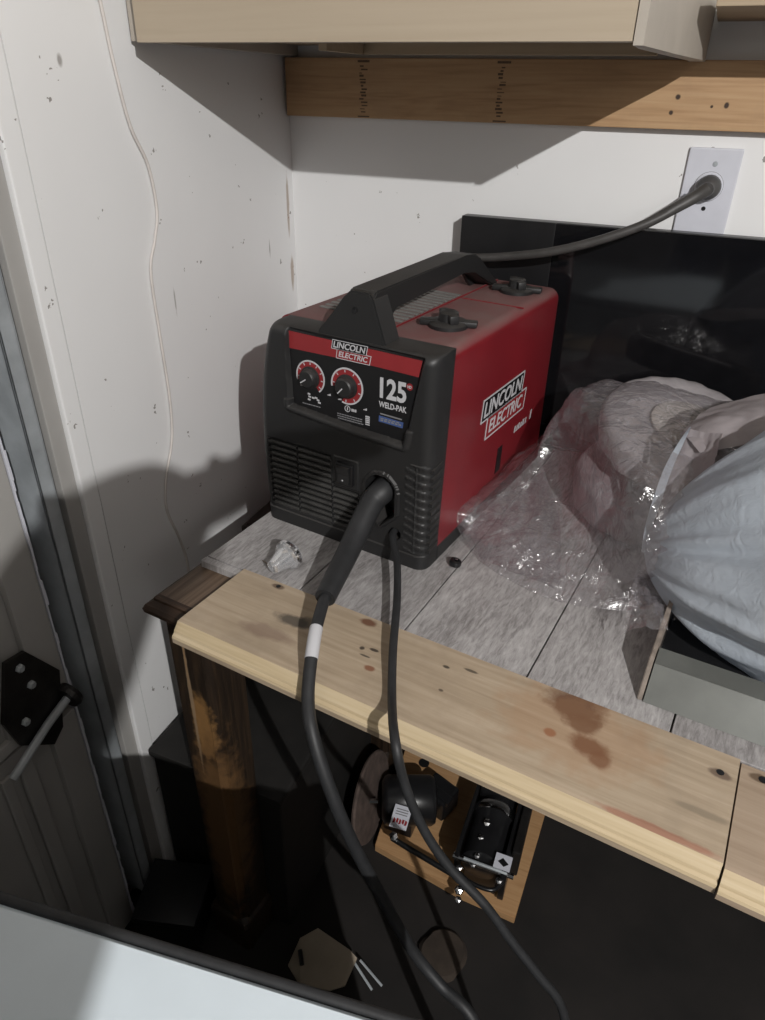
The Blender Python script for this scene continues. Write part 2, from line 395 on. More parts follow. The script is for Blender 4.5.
# ------------------------------------------------------------------ room shell
TZ = H - .536
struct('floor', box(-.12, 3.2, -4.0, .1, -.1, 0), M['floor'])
struct('wall_back', box(-.12, 3.2, 0, .12, 0, 2.6), M['wall'])
struct('wall_left', box(-.12, 0, -.571, 0, 0, 2.6), M['wall_left'])
struct('wall_garage_side', box(-.16, -.06, -4.0, -.571, 0, 2.6), M['garage_wall'])
struct('ceiling', box(-.16, 3.2, -4.0, .12, 2.6, 2.7), M['ceiling'])
struct('wall_right', box(3.2, 3.3, -4.0, .12, 0, 2.6), M['garage_wall'])
struct('wall_front', box(-.16, 3.3, -4.1, -4.0, 0, 2.6), M['garage_wall'])
# door jamb boards beside the left wall
bm = box(-.06, .004, -.602, -.575, 0, 2.6, .002)
struct('trim_1', bm, M['wall'])
bm = box(-.06, -.002, -.627, -.603, 0, 2.6, .0015); 
struct('trim_2', bm, M['trim'])
bm = box(-.06, -.050, -.70, -.629, 0, 2.6, .001)
struct('trim_gap_shade', bm, M['dark_wood_and_shade'])  # dark colour paints the shade in the gap between door seal and track

# roller track of the garage door: galvanised channel with a bolted angle
t = thing('garage_door_track', 'grey galvanised vertical steel track standing beside the white garage door', 'door track', (-.022, -.655, 0))
bm = box(-.018, .030, -.012, -.009, .06, 2.5, .0008); box(.027, .030, -.012, .009, .06, 2.5, .0008, bm=bm); box(.010, .030, .007, .010, .06, 2.5, .0008, bm=bm)
obj('channel', bm, M['steel'], t)
bm = box(-.021, -.018, -.014, .02, .05, 2.5, .0008)
obj('wall_angle', bm, M['steel'], t)

# sectional garage door with end stile, raised ribs and hinge
t = thing('garage_door', 'white sectional garage door with ribbed panels and worn edge at far left', 'garage door', (0, -.69, 0))
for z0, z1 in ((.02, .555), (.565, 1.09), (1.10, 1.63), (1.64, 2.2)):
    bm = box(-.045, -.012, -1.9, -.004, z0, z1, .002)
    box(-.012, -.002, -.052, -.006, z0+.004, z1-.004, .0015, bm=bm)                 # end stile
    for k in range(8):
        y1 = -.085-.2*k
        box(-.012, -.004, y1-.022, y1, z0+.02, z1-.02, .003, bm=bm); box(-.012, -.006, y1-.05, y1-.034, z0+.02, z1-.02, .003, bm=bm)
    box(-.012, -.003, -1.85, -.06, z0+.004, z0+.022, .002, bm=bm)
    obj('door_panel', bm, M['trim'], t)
bm = bmesh.new()
random.seed(8)
zz = .03
while zz < 2.1:
    dz = random.uniform(.012, .03); w = random.uniform(.001, .004)
    box(-.030, -.002, -.004, -.003+w, zz, zz+dz, .0006, bm=bm); zz += dz
obj('worn_seal', bm, M['white_plastic'], t, label='chipped pale edge seal')
bm = bmesh.new()
zc = .555
hexp = [(-.105, .03), (-.085, .105), (-.045, .105), (-.012, .045), (-.03, -.055), (-.055, -.085), (-.1, -.03)]
hexp = [(-.112, .02), (-.085, .10), (-.055, .095), (-.016, .03), (-.035, -.06), (-.055, -.075), (-.10, -.03)]
prism(hexp, lambda x, y, d: Vector((d, x, zc+.05+y)), -.002, .004, bm)
h = obj('hinge_plate', bm, M['dark_metal'], t, label='dark greasy hinge plate')
for (y, z) in ((-.07, .10), (-.062, .065), (-.085, .02)):
    obj('bolt', lathe([(.006,0),(.006,.003),(.004,.006)], 6, Mx=axis_mx((.004, y, zc+.03+z), (1,0,0))), M['steel'], h)
obj('roller_stem', tube([(.012, -.13, .548), (.012, -.06, .580), (.012, -.022, .592)], .006, 10, sub=1), M['steel'], h)
obj('roller', lathe([(.004,-.006),(.018,-.006),(.02,0),(.018,.006),(.004,.006)], 20, Mx=axis_mx((.012, -.018, .594), (0,1,.2))), M['dark_metal'], h)

# stud fixed along the back wall, ink stamps on it
st = thing('wall_stud', 'orange pine board screwed flat to the white back wall under the cabinet', 'board', (0, 0, 0))
obj('board', box(.006, 2.2, -.020, -.0005, 1.279, 1.3605, .0015), M['stud'], st)
random.seed(3)
for x0 in (.145, .367):
    bm = bmesh.new()
    box(x0-.010, x0+.010, -.0203, -.0199, 1.2805, 1.2825, bm=bm); box(x0-.010, x0+.010, -.0203, -.0199, 1.3545, 1.3575, bm=bm)
    for k in range(15):
        z = 1.287+k*.0044; w = random.uniform(.003, .008)
        box(x0-w, x0-w+random.uniform(.004, .011), -.0203, -.0199, z, z+random.uniform(.001, .003), bm=bm)
    obj('ink_stamp', bm, M['ink'], st, label='faded black mill stamp')

# wall cabinet
cb = thing('wall_cabinet', 'tan laminate wall cabinet hanging in the top corner over the bench', 'cabinet', (0,0,1.361))
def face(x0, z0): pass
XL, XR, YF = .030, .583, -.405
bm = prism([(XL, YF), (XR, YF-.003), (XR, YF+.018), (XL, YF+.018)], lambda x, y, d: Vector((x, y, d)), 0, .5)
obj('front_panel', bm, M['tan_panel'], cb)
bm = prism([(XR+.001, YF+.001), (XR+.010, YF+.001), (XR+.028, -.25), (XR+.050, -.10), (XR+.054, -.03), (XR+.045, -.004), (XR+.03, -.004), (XR+.036, -.05), (XR+.012, -.25), (XR+.001, -.34)],
           lambda x, y, d: Vector((x, y, d-.0*y)), -.003, .5)
bmesh.ops.subdivide_edges(bm, edges=[e for e in bm.edges], cuts=0)
obj('side_panel', bm, M['tan_side'], cb, label='paler right side panel with a curled back edge')
obj('side_panel', box(.006, .022, YF+.019, -.003, .002, .5, .001), M['tan_side'], cb)
obj('bottom_panel', prism([(.023, YF+.019), (XR, YF+.019), (XR+.010, -.25), (XR+.034, -.05), (XR+.030, -.003), (.023, -.003)], lambda x, y, d: Vector((x, y, d)), .016, .03), M['tan_under'], cb)
obj('bottom_rail', box(.17, XR-.002, -.10, -.085, .001, .016, .001), M['tan_under'], cb)
obj('bottom_rail', prism([(.168, -.085), (.16, -.20), (.172, -.20), (.182, -.085)], lambda x, y, d: Vector((x, y, d)), .001, .016), M['tan_under'], cb)
# shelf board to the right of the cabinet
tag(obj('shelf_board', box(.641, 1.5, -.20, -.003, 1.403, 1.418, .001), M['tan_under']), 'narrow tan shelf board at the top right beyond the cabinet', 'shelf')

# outlet and cord
t = thing('wall_outlet', 'white wall outlet cover plate with a round socket above the black panel', 'outlet', (.676, 0, 0))
zo = H - .111
bm = box(-.035, .035, -.006, -.0005, zo-.075, zo+.049, .002)
obj('cover_plate', bm, M['white_plastic'], t)
obj('socket', lathe([(.019,0),(.019,.002),(.0175,.003),(.0,.003)], 32, Mx=axis_mx((0, -.006, zo), (0,-1,0)), caps=False), M['white_plastic'], t)
bm = bmesh.new()
ringb = lathe([(.0195,0),(.0195,.0012),(.0185,.0012),(.0185,0)], 40, Mx=axis_mx((0, -.006, zo), (0,-1,0)), caps=False)
obj('socket_rim', ringb, M['print_grey'], t)
obj('screw', lathe([(.0035,0),(.003,.001),(0.0001,.0012)], 14, Mx=axis_mx((.002, -.006, zo+.029), (0,-1,0))), M['steel'], t)
obj('screw_hole', lathe([(.003,0),(.003,.0004),(0.0001,.0004)], 14, Mx=axis_mx((0, -.006, zo-.029), (0,-1,0))), M['machine_black'], t)

# black flat screen panel leaning at the back
t = thing('flat_screen', 'black glossy flat screen standing behind the red welder against the back wall', 'screen', (.30, -.04, TZ))
sh = 1.150-TZ
obj('housing', box(.026, 1.10, .002, .024, .001, sh, .002), M['black_bezel'], t)
obj('bezel', box(.026, .175, -.001, .003, .001, sh, .001), M['black_bezel'], t)
obj('screen_glass', box(.175, 1.098, -.001, .003, .001, sh-.001, .0005), M['black_gloss'], t)

# ------------------------------------------------------------------ workbench
wb = thing('workbench', 'wooden workbench with a pale pine front board and grey plank top', 'workbench', (.14, -.664, TZ), R_(-7))
ca, sa = math.cos(R_(-7)), math.sin(R_(-7))
def T(u, v, z=0): return Vector((.14+u*ca-v*sa, -.664+u*sa+v*ca, TZ+z))
def toT(p):
    dx, dy = p[0]-.14, p[1]+.664; return (dx*ca+dy*sa, -dx*sa+dy*ca, p[2]-TZ)
def backv(u, y=-.048): return (y+.664-u*sa)/ca       # v where world y is reached
UE = 1.55
# ogee-edged slab (outline offset outward by o at height z)
prof = [(-.004,-.010), (.0,-.0115), (.002,-.014), (.002,-.018), (.010,-.022), (.013,-.028), (.012,-.034), (.006,-.039), (.0,-.042), (-.006,-.046)]
own = bmesh.new(); rings = []
for o, z in prof:
    o -= .008
    rings.append([own.verts.new((-o, -o, z)), own.verts.new((UE, -o, z)), own.verts.new((UE, backv(UE), z)), own.verts.new((-o, backv(0), z))])
for a, b in zip(rings, rings[1:]):
    for i in range(4): own.faces.new((a[i], a[(i+1)%4], b[(i+1)%4], b[i]))
own.faces.new(rings[0]); own.faces.new(rings[-1][::-1])
for f in own.faces: f.material_index = 1
own.faces.ensure_lookup_table(); own.faces[len(own.faces)-2].material_index = 0
obj('tabletop', own, [M['dark_wood_and_shade'], M['dark_edge']], wb, label='dark stained tabletop with a moulded edge')
# grey planks
bm = bmesh.new(); u = .0150; seam = .0009
while u < UE-.05:
    u1 = min(u+.1478, UE)
    cuts = [.094]
    k = round((u-.015)/.1478)
    mid = {0: .45, 1: .40, 2: .33+.15, 3: .58, 4: .42}.get(k, .4)
    for v0, v1 in ((.0955, mid), (mid, None)):
        if v1 is None:
            own = bmesh.new()
            pts = [(u+seam, v0+seam), (u1-seam, v0+seam), (u1-seam, backv(u1)), (u+seam, backv(u))]
            prism(pts, lambda x, y, d: Vector((x, y, d)), -.010, 0, bm)
        else: box(u+seam, u1-seam, v0+seam, v1-seam, -.010, 0, .0006, 1, bm=bm)
    u = u1
# front strip of plank showing at the left, before the board starts
box(.0155, .078, .083, .0945, -.010, 0, .0004, 1, bm=bm)
obj('plank_top', bm, M['planks'], wb)
# pine boards with a moulded front edge
bp = [(.0935,.004), (-.0215,.004), (-.026,.0035), (-.0335,-.0055), (-.0345,-.0085), (-.0375,-.0105), (-.0385,-.0135), (-.038,-.0205), (-.036,-.0215), (-.0145,-.0215), (-.0145,-.0098), (.0935,-.0098)]
def board(u0, u1, dv, mat):
    own = bmesh.new()
    a = [own.verts.new((u0, v+dv, z)) for v, z in bp]; b = [own.verts.new((u1, v+dv, z)) for v, z in bp]; n = len(bp)
    own.faces.new(a); own.faces.new(b[::-1])
    for i in range(n):
        f = own.faces.new((a[i], b[i], b[(i+1)%n], a[(i+1)%n])); f.material_index = 1 if 2 <= i <= 5 else 0
    return obj('front_board', own, [mat, M['board_light']], wb)
board(.080, .6695, 0, M['board']); b2 = board(.671, UE+.02, -.004, M['board2'])
# small notch knot hole and nail holes: dark pits let into the board
for (u, v, r) in ((.655,.068,.0035),(.140,.086,.003),(.690,.079,.004)):
    obj('nail_hole', lathe([(r,.0041),(r,.0044),(.0001,.0044)], 12, None, Matrix.Translation((u, v, 0))), M['machine_black'], wb)
# leg: square post with beaded corners and a stepped foot
def leg_bm(u0, v0):
    w = .076; prof2 = []
    def rr(wd, ch):
        c = ch; x0, x1 = u0+(w-wd)/2, u0+(w+wd)/2; y0, y1 = v0+(w-wd)/2, v0+(w+wd)/2
        q = c*.35
        pts = [(x0+c, y0), (x1-c, y0), (x1-c+q*.3, y0+q), (x1-q, y0+c-q*.3), (x1, y0+c), (x1, y1-c), (x1-c, y1), (x0+c, y1), (x0, y1-c), (x0, y0+c), (x0+q, y0+c-q*.3), (x0+c-q*.3, y0+q)]
        return pts
    own = bmesh.new()
    st = [(-.047,.076,.011), (-.70,.072,.011), (-.705,.080,.006), (-.712,.084,.004), (-.735,.084,.004), (-.742,.078,.004), (-.7835,.078,.004)]
    rings = [[own.verts.new((x, y, z)) for x, y in rr(wd, ch)] for z, wd, ch in st]
    n = 12
    for a, b in zip(rings, rings[1:]):
        for i in range(n): own.faces.new((a[i], a[(i+1)%n], b[(i+1)%n], b[i]))
    own.faces.new(rings[0]); own.faces.new(rings[-1][::-1]); return own
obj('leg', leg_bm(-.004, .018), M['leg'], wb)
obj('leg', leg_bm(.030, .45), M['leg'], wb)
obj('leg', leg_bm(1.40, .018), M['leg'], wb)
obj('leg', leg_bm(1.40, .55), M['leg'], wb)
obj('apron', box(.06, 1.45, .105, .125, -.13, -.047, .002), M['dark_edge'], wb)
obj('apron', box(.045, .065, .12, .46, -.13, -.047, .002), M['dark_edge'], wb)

# ------------------------------------------------------------------ welder
w0 = Vector((.186, -.447, TZ+.0003))
wl = thing('welding_machine', 'red and black portable welding machine standing on the workbench', 'welder', w0, R_(-9))
cw, sw = math.cos(R_(-9)), math.sin(R_(-9))
def Wd(u, v, z): return Vector((w0.x+u*cw-v*sw, w0.y+u*sw+v*cw, w0.z+z))
BW, BD, BH = .26, .40, .284
# front housing as a relief
def inpoly(x, y, P):
    c = False; n = len(P)
    for i in range(n):
        a, b = P[i], P[i-1]
        if (a[1] > y) != (b[1] > y) and x < (b[0]-a[0])*(y-a[1])/(b[1]-a[1])+a[0]: c = not c
    return c
plate = [(.0480,.2795), (.2405,.2775), (.2205,.1715), (.150,.1745), (.0530,.183)]
def edged(x, y, P):
    n = len(P); m = 9
    for i in range(n):
        a = Vector(P[i-1]); b = Vector(P[i]); p = Vector((x, y)); d = b-a
        tt = max(0, min(1, (p-a).dot(d)/d.dot(d))); m = min(m, (p-a-d*tt).length)
    return m
def relief(u, z):
    v = 0.0
    ip = inpoly(u, z, plate); dd = edged(u, z, plate)
    if ip: v = .007
    elif dd < .010:
        v = .007*max(0, 1-dd/.004)
        if z < .19: v = -.004*math.sin(PI*min(1, dd/.010)) if dd > .001 else .002
    # louvres
    if .014 < u < .158 and .024 < z < .128 and not (u > .118 and z > .090):
        ph = (z % .0086)/.0086
        v = .0055*(1-ph) if ph > .25 else .0065
        if abs(u-.060) < .0012 or abs(u-.116) < .0012: v = 0
    if .120 < u < .158 and .088 < z < .130:   # switch bezel
        v = -.0015
    if u > .226 and .022 < z < .148:
        ph = ((z+.25*(u-.226)) % .0115)/.0115; v = -.0012 if ph < .45 else .0002
        if u > .2415 and u < .2435: v = -.002
    # cable port
    du, dz = (u-.192), (z-.100); r = math.hypot(du, dz)
    r2 = r if dz > 0 else math.hypot(du, 0) + max(0, -dz-.030)
    if r2 < .0215: v = .034
    elif r2 < .0265: v = -.003
    du, dz = (u-.214), (z-.042)
    if math.hypot(du, dz) < .008: v = .02
    # soft bottom lip
    if z < .02: v += -.002
    return v
def bulge(z): return .0
NX, NZ = 174, 196
own = bmesh.new(); rc = .016; g = []
for j in range(NZ+1):
    row = []; z = BH*j/NZ
    for i in range(NX+1):
        u = BW*i/NX
        v = relief(u, z)
        e = min(u, BW-u); 
        if e < rc: v += rc-math.sqrt(max(0, rc*rc-(rc-e)**2))
        et = BH-z
        if et < .012: v += .012-math.sqrt(max(0, .012**2-(.012-et)**2))
        uu = u
        if u < .06: uu = u+(-.007*math.sin(PI*min(1, z/.284))+.018*(z/BH)**5+.004*z/BH)*(1-u/.06)
        row.append(own.verts.new((uu, v, z)))
    g.append(row)
for j in range(NZ):
    for i in range(NX): own.faces.new((g[j][i], g[j][i+1], g[j+1][i+1], g[j+1][i]))
bk = [own.verts.new((.0, .040, 0)), own.verts.new((BW, .030, 0)), own.verts.new((BW, .047, BH)), own.verts.new((.0, .047, BH))]
bl = [own.verts.new((v.co.x, .044, v.co.z)) for v in g[0]]
tl = [own.verts.new((v.co.x, .047, v.co.z)) for v in g[NZ]]
ls = [own.verts.new((g[j][0].co.x, .045, g[j][0].co.z)) for j in range(NZ+1)]
rs = [own.verts.new((BW, .031+.016*j/NZ, BH*j/NZ)) for j in range(NZ+1)]
for i in range(NX): own.faces.new((g[0][i+1], g[0][i], bl[i], bl[i+1])); own.faces.new((g[NZ][i], g[NZ][i+1], tl[i+1], tl[i]))
for j in range(NZ): own.faces.new((g[j][0], g[j+1][0], ls[j+1], ls[j])); own.faces.new((g[j+1][NX], g[j][NX], rs[j], rs[j+1]))
for v in bk: own.verts.remove(v)
fh = obj('front_housing', own, M['black_plastic'], wl, smooth=True)
bm = bmesh.new()
for k in range(3, 15):
    z = k*.0086
    if z+.0042 > .128: continue
    for (u0, u1) in ((.0155,.0585), (.0615,.1145), (.1175,.1570)):
        if u0 > .1 and z > .084: continue
        box(u0, u1, -.0006, .0045, z+.0002, z+.0040, .0005, 1, bm=bm)
obj('vent_louvre', bm, M['louvre'], wl, label='dusty grey front vent slats')
# side louvres wrap round the lower right corner
bm = bmesh.new()
for k in range(11):
    z = .024+k*.0115
    prism([(.006, z+.0005), (.030, z+.004), (.030, z+.009), (.006, z+.0055)], lambda x, y, d: Vector((d, x, y)), BW-.004, BW+.0018, bm)
obj('side_louvre', bm, M['black_plastic'], wl)
# red wraparound cover: a cross-section in (u, z) swept along v
def cover_ring(v, inset=0):
    pts = []; r = .016; u0, u1, z0, z1 = .004+inset, BW-inset, .022, BH-inset
    pts.append((u1, z0))
    for k in range(7): a = (PI/2)*k/6; pts.append((u1-r+r*math.cos(a), z1-r+r*math.sin(a)))
    for k in range(7): a = PI/2+(PI/2)*k/6; pts.append((u0+r+r*math.cos(a), z1-r+r*math.sin(a)))
    pts.append((u0, z0)); return pts
own = bmesh.new(); rings = []
for v, ins in ((.030,0),(.10,0),(.2,0),(.3,0),(.388,0),(.394,.001),(.398,.004),(.400,.008)):
    rr = []
    for (x, z) in cover_ring(v, ins):
        vv = v
        if v == .030: vv = .031+.016*(z/BH)
        rr.append(own.verts.new((x, vv, z)))
    rings.append(rr)
n = len(rings[0])
for a, b in zip(rings, rings[1:]):
    for i in range(n): own.faces.new((a[i], a[(i+1)%n], b[(i+1)%n], b[i]))
own.faces.new(rings[0]); own.faces.new(rings[-1][::-1])
obj('cover', own, M['red'], wl, smooth=True, label='red steel cover, dusty on top')
obj('base', box(.003, BW+.001, .031, .402, .0, .0225, .003), M['black_plastic'], wl)
# dusty louvred strip and door panel edge on the top
bm = bmesh.new()
for k in range(13):
    box(.030, .157, .098+k*.0135, .098+k*.0135+.007, BH-.001, BH+.0016, .0005, 1, bm=bm)
obj('top_louvre', bm, M['grey_dust'], wl, label='dusty grey ribs on the top')
obj('lid_edge', box(.160, .1625, .075, .385, BH-.001, BH+.0022, .0005), M['red'], wl)
obj('lid_edge', box(.165, .258, .253, .2555, BH-.001, BH+.0012, .0004), M['red'], wl)
# latches
for (u, v, rz) in ((.212,.120,.35), (.214,.335,.25)):
    Mx = Matrix.Translation((u, v, BH)) @ Matrix.Rotation(rz, 4, 'Z') @ Matrix.Diagonal((1.2, 1.3, 1.1, 1))
    bm = lathe([(.021,-.001),(.021,.004),(.019,.006),(.011,.007),(.010,.0155),(.008,.017),(.0001,.017)], 24, Mx=Mx)
    box(-.030, .030, -.006, .006, .001, .0075, .002, bm=bm, Mx=Mx)
    box(-.005, .005, -.017, .017, .006, .016, .002, bm=bm, Mx=Mx @ Matrix.Rotation(.5, 4, 'Z'))
    obj('latch', bm, M['black_plastic'], wl, smooth=True)
# handle
bm = prism([(.090,BH-.004), (.133,.332), (.140,.339), (.166,.339), (.171,.334), (.190,BH-.004)], lambda x, y, d: Vector((x, d, y)), .008, .042, bev=.002)
hp = [(.012,BH-.004), (.010,.333), (.018,.340), (.245,.344), (.280,.340), (.292,.333), (.368,BH+.001), (.346,BH+.001), (.278,.318), (.245,.321), (.060,.315), (.050,.306), (.044,BH-.004)]
prism(hp, lambda x, y, d: Vector((d, x, y)), .135, .171, bm, bev=.002)
prism([(.368,BH+.001), (.292,.330), (.282,.322), (.325,BH+.001)], lambda x, y, d: Vector((d, x, y)), .139, .144, bm)
hd = obj('handle', bm, M['black_plastic'], wl)
obj('screw_hole', lathe([(.0045,0),(.0045,.0006),(.003,.0008),(.0001,.0002)], 16, Mx=axis_mx((.147, .0082, .318), (0,-1,0))), M['machine_black'], hd)
# name plate with printing
def FM(u, z, d=.0068): return frame((u, d, z), (1,0,0), (0,0,1))
F0 = FM(0, 0)
ins = lambda P, k: [((x-.147)*k+.147, (y-.227)*k+.227) for x, y in P]
pl = obj('name_plate', flat(ins(plate, .985), F0, 0, .0006), M['black_plate'], wl)
F1 = FM(0, 0, .0062)
band = [(.0495,.2783), (.2390,.2763), (.2352,.2565), (.150,.258), (.0505,.2565)]
obj('red_band', flat(band, F1, 0, .0004), M['print_red'], pl, label='red band across the top of the plate')
def logo(x0, y0, w, h, MX, parent, sk):
    """two stacked slanted boxes with white outlines, black above red"""
    a = [(x0, y0+h*.5), (x0+w*.88, y0+h*.5), (x0+w*.88+sk, y0+h), (x0+sk, y0+h)]
    b = [(x0+w*.12, y0), (x0+w-sk, y0), (x0+w, y0+h*.5), (x0+w*.12+sk*.7, y0+h*.5)]
    o = obj('logo_box', flat(a, MX, 0, .0003), M['black_plate'], parent)
    obj('logo_box', flat(b, MX, 0, .0002), M['print_red'], parent)
    bm = outline(a, h*.035, MX, .0005); outline(b, h*.035, MX, .0005, bm); obj('logo_outline', bm, M['print_white'], parent)
    m1 = MX @ Matrix.Translation((x0+w*.045, y0+h*.57, .0003))
    obj('lettering', text_bm('LINCOLN', w*.82, m1, h*.36, .02, shear=.2), M['print_white'], parent)
    m2 = MX @ Matrix.Translation((x0+w*.18, y0+h*.10, .0002))
    obj('lettering', text_bm('ELECTRIC', w*.74, m2, h*.32, .018, shear=.2), M['print_white'], parent)
logo(.1155, .2577, .056, .0215, FM(0, 0, .0057), pl, .002)
SM = frame((BW+.0002, 0, 0), (0,1,0), (0,0,1))
logo(.138, .127, .160, .061, SM, wl, .004)
obj('lettering', text_bm('125', .036, FM(.1840, .2205, .0062), .026, .03), M['print_white'], pl)
obj('lettering', text_bm('WELD-PAK', .038, FM(.1830, .2090, .0062), .0075, .02), M['print_white'], pl)
obj('small_print', flat([(.1850,.1998), (.2150,.1990), (.2152,.2006), (.1850,.2014)], F1, 0, .0004), M['print_grey'], pl)
obj('blue_bar', flat([(.1830,.1900), (.2165,.1890), (.2175,.1965), (.1835,.1978)], F1, 0, .0004), M['print_blue'], pl)
obj('red_dot', flat(circ(.2240, .2425, .0042), F1, 0, .0004), M['print_red'], pl)
obj('lettering', text_bm('HD', .0052, FM(.2214, .2407, .0057), .0034, .02), M['print_white'], pl)
# dials
for (cx_, cz_, rr_, pa, t0, t1) in ((.0820,.2245,.0215,3.75,-.9,3.45), (.1370,.2245,.0230,3.95,-1.9,3.3)):
    o = obj('dial_ring', ringpatch(cx_, cz_, rr_*.60, rr_*.93, t0, t1, F1), M['print_red'], pl)
    obj('dial_outline', ringpatch(cx_, cz_, rr_*.93, rr_*1.02, t0, t1, F1, .0006), M['print_white'], pl)
    bm = bmesh.new()
    for k in range(8):
        a = t0+.25+(t1-t0-.5)*k/7; c, s = math.cos(a), math.sin(a)
        p = Vector((cx_+c*rr_*.83, cz_+s*rr_*.83)); q = Vector((-s, c))*.0006; r = Vector((c, s))*.0016
        flat([(p-q-r)[:], (p+q-r)[:], (p+q+r)[:], (p-q+r)[:]], F1, 0, .0006, bm)
    obj('dial_tick', bm, M['print_white'], pl)
    Mx = axis_mx((cx_, .0062, cz_), (0,-1,0))
    prof = [(rr_*.66,0), (rr_*.66,.002), (rr_*.56,.003), (rr_*.52,.009), (rr_*.45,.0105), (.0001,.0105)]
    own = lathe(prof, 32, Mx=Mx)
    kn = obj('knob', own, M['black_plastic'], wl, smooth=True)
    c, s = math.cos(pa), math.sin(pa)
    KM = FM(cx_, cz_, -.0044); q = Vector((-s, c))*.0007; e = Vector((c, s))*.0100
    obj('pointer', flat([q[:], (-q)[:], (e-q)[:], (e+q)[:]], KM, 0, .0004), M['print_white'], kn)
# small pictograms and text lines under the dials
bm = bmesh.new()
for (x, y, a) in ((.0655,.2105,0), (.1075,.2065,.4), (.1235,.2045,.2), (.1610,.1995,.2)):
    for k in range(3): flat([(x+k*.0018, y), (x+k*.0018+.0013, y), (x+k*.0018+.0013, y+.001+.0009*k), (x+k*.0018, y+.0008+.0009*k)], F1, 0, .0004, bm)
for (x, y) in ((.0765,.2010), (.0775,.1975), (.0765,.1935), (.0830,.1970), (.0875,.1980), (.0905,.1955), (.0925,.1925)):
    flat([(x, y), (x+.004, y-.0003), (x+.0044, y+.0018), (x+.0004, y+.0022)], F1, 0, .0004, bm)
ringpatch(.1375, .1955, .0034, .0042, 0, 2*PI-.01, F1, bm=bm)
flat([(.1369,.1935), (.1381,.1935), (.1381,.1975), (.1369,.1975)], F1, 0, .0004, bm)
for k in range(3): flat([(.1435+k*.0026, .1935), (.1453+k*.0026, .1935), (.1453+k*.0026, .197-.0006*(k%2)), (.1435+k*.0026, .197)], F1, 0, .0004, bm)
for (x, y, w, h) in ((.1640,.1835,.006,.0100), (.1640,.1808,.006,.0016)):
    for k in range(4): flat([(x, y+k*h/4), (x+w, y+k*h/4), (x+w, y+k*h/4+h*.17), (x, y+k*h/4+h*.17)], F1, 0, .0004, bm)
obj('pictogram', bm, M['print_white'], pl)
for (x, y, w) in ((.068,.1870,.026), (.122,.1855,.036), (.122,.1825,.036), (.123,.1795,.034)):
    q = x; bm = bmesh.new()
    while q < x+w:
        l = random.uniform(.0015, .004); flat([(q, y), (q+l, y), (q+l, y+.0012), (q, y+.0012)], F1, 0, .0004, bm); q += l+.0008
    obj('small_print', bm, M['print_grey'], pl)
bm = bmesh.new()
for k in range(6): flat([(.186+k*.005, .1917), (.1895+k*.005, .1916), (.1896+k*.005, .1932), (.186+k*.005, .1933)], FM(0,0,.0057), 0, .0004, bm)
obj('small_print', bm, M['print_grey'], pl)
bm = bmesh.new()
for k in range(5): flat([(.186+k*.0055, .1942), (.190+k*.0055, .1941), (.190+k*.0055, .1955), (.186+k*.0055, .1956)], FM(0,0,.0057), 0, .0004, bm)
obj('small_print', bm, M['print_grey'], pl)
# power switch
swt = obj('power_switch', box(.126, .152, -.006, .004, .094, .124, .002), M['black_bezel'], wl)
obj('rocker', prism([(.097,-.0055), (.121,-.0065), (.121,-.012), (.109,-.0075), (.097,-.0085)], lambda x, y, d: Vector((d, y, x)), .130, .148), M['black_plastic'], swt)
obj('switch_mark', flat(circ(.139, .102, .0012), FM(0,0,-.0089), 0, .0004), M['print_white'], swt)
# side print and slot
o = bmesh.new()
for k, (x, w, h) in enumerate(((.268,.007,.010), (.277,.004,.009), (.283,.007,.010), (.292,.006,.008), (.300,.008,.010), (.311,.005,.009), (.330,.007,.015))):
    flat([(x, .095), (x+w*.55, .095), (x+w*.55+.003, .095+h), (x+.002, .095+h)], SM, 0, .0003, o)
    flat([(x+w*.5, .095), (x+w, .0955), (x+w, .0975), (x+w*.5, .0975)], SM, 0, .0003, o)
obj('small_print', o, M['print_white'], wl)
obj('side_slot', flat([(.208,.052), (.225,.052), (.227,.092), (.210,.092)], SM, 0, .0004), M['machine_black'], wl, label='dark slot in the red side')
# chrome threaded socket inside the port
obj('gun_socket', lathe([(.0001,0),(.014,0),(.0165,.004),(.0165,.020),(.012,.024),(.0001,.024)], 24, Mx=axis_mx((.188,.036,.095), (0,-1,0))), M['rubber'], wl, smooth=True)

# ------------------------------------------------------------------ cables
g = thing('gun_cable', 'thick black cable with a grey tape band curving over the bench front', 'cable', T(.2, -.03, -.78))
def shift(bm, o):
    bm.transform(Matrix.Translation(-o.location)); return bm
def loc(o, pts): return [Vector(p)-o.location for p in pts]
P = [Wd(.194, .030, .102), Wd(.191, .004, .096), Wd(.186, -.014, .084), atz(350, 548, TZ+.054), atz(325, 598, TZ+.044)]
obj('strain_relief', tube(loc(g, P), lambda s: .0165-.0045*s*s, 18), M['rubber'], g, smooth=True, label='thicker black rubber boot')
tp = atz(314, 640, TZ+.034)
P2 = [P[4]+(P[3]-P[4])*.15, P[4], atz(320, 614, TZ+.041), tp, aty(308, 695, -.745), aty(314, 740, -.775), aty(334, 800, -.79), aty(357, 852, -.79), aty(385, 903, -.785), aty(412, 950, -.78), aty(440, 985, -.785), aty(475, 1024, -.80), aty(540, 1080, -.86)]
P2[-1] = P2[-2] + Vector((.05, -.03, -.11)); P2 += [P2[-1]+Vector((.07,-.03,-.14)), P2[-1]+Vector((.16,-.05,-.20))]
obj('cable', tube(loc(g, P2), .0068, 14), M['rubber'], g, smooth=True)
cs = catmull(P2, 8)
i0 = min(range(len(cs)), key=lambda i: (cs[i]-tp).length)
obj('tape_band', tube(loc(g, cs[i0-3:i0+4]), .0073, 14, sub=1), M['print_white'], g, smooth=True, label='silver tape wrapped round the cable')
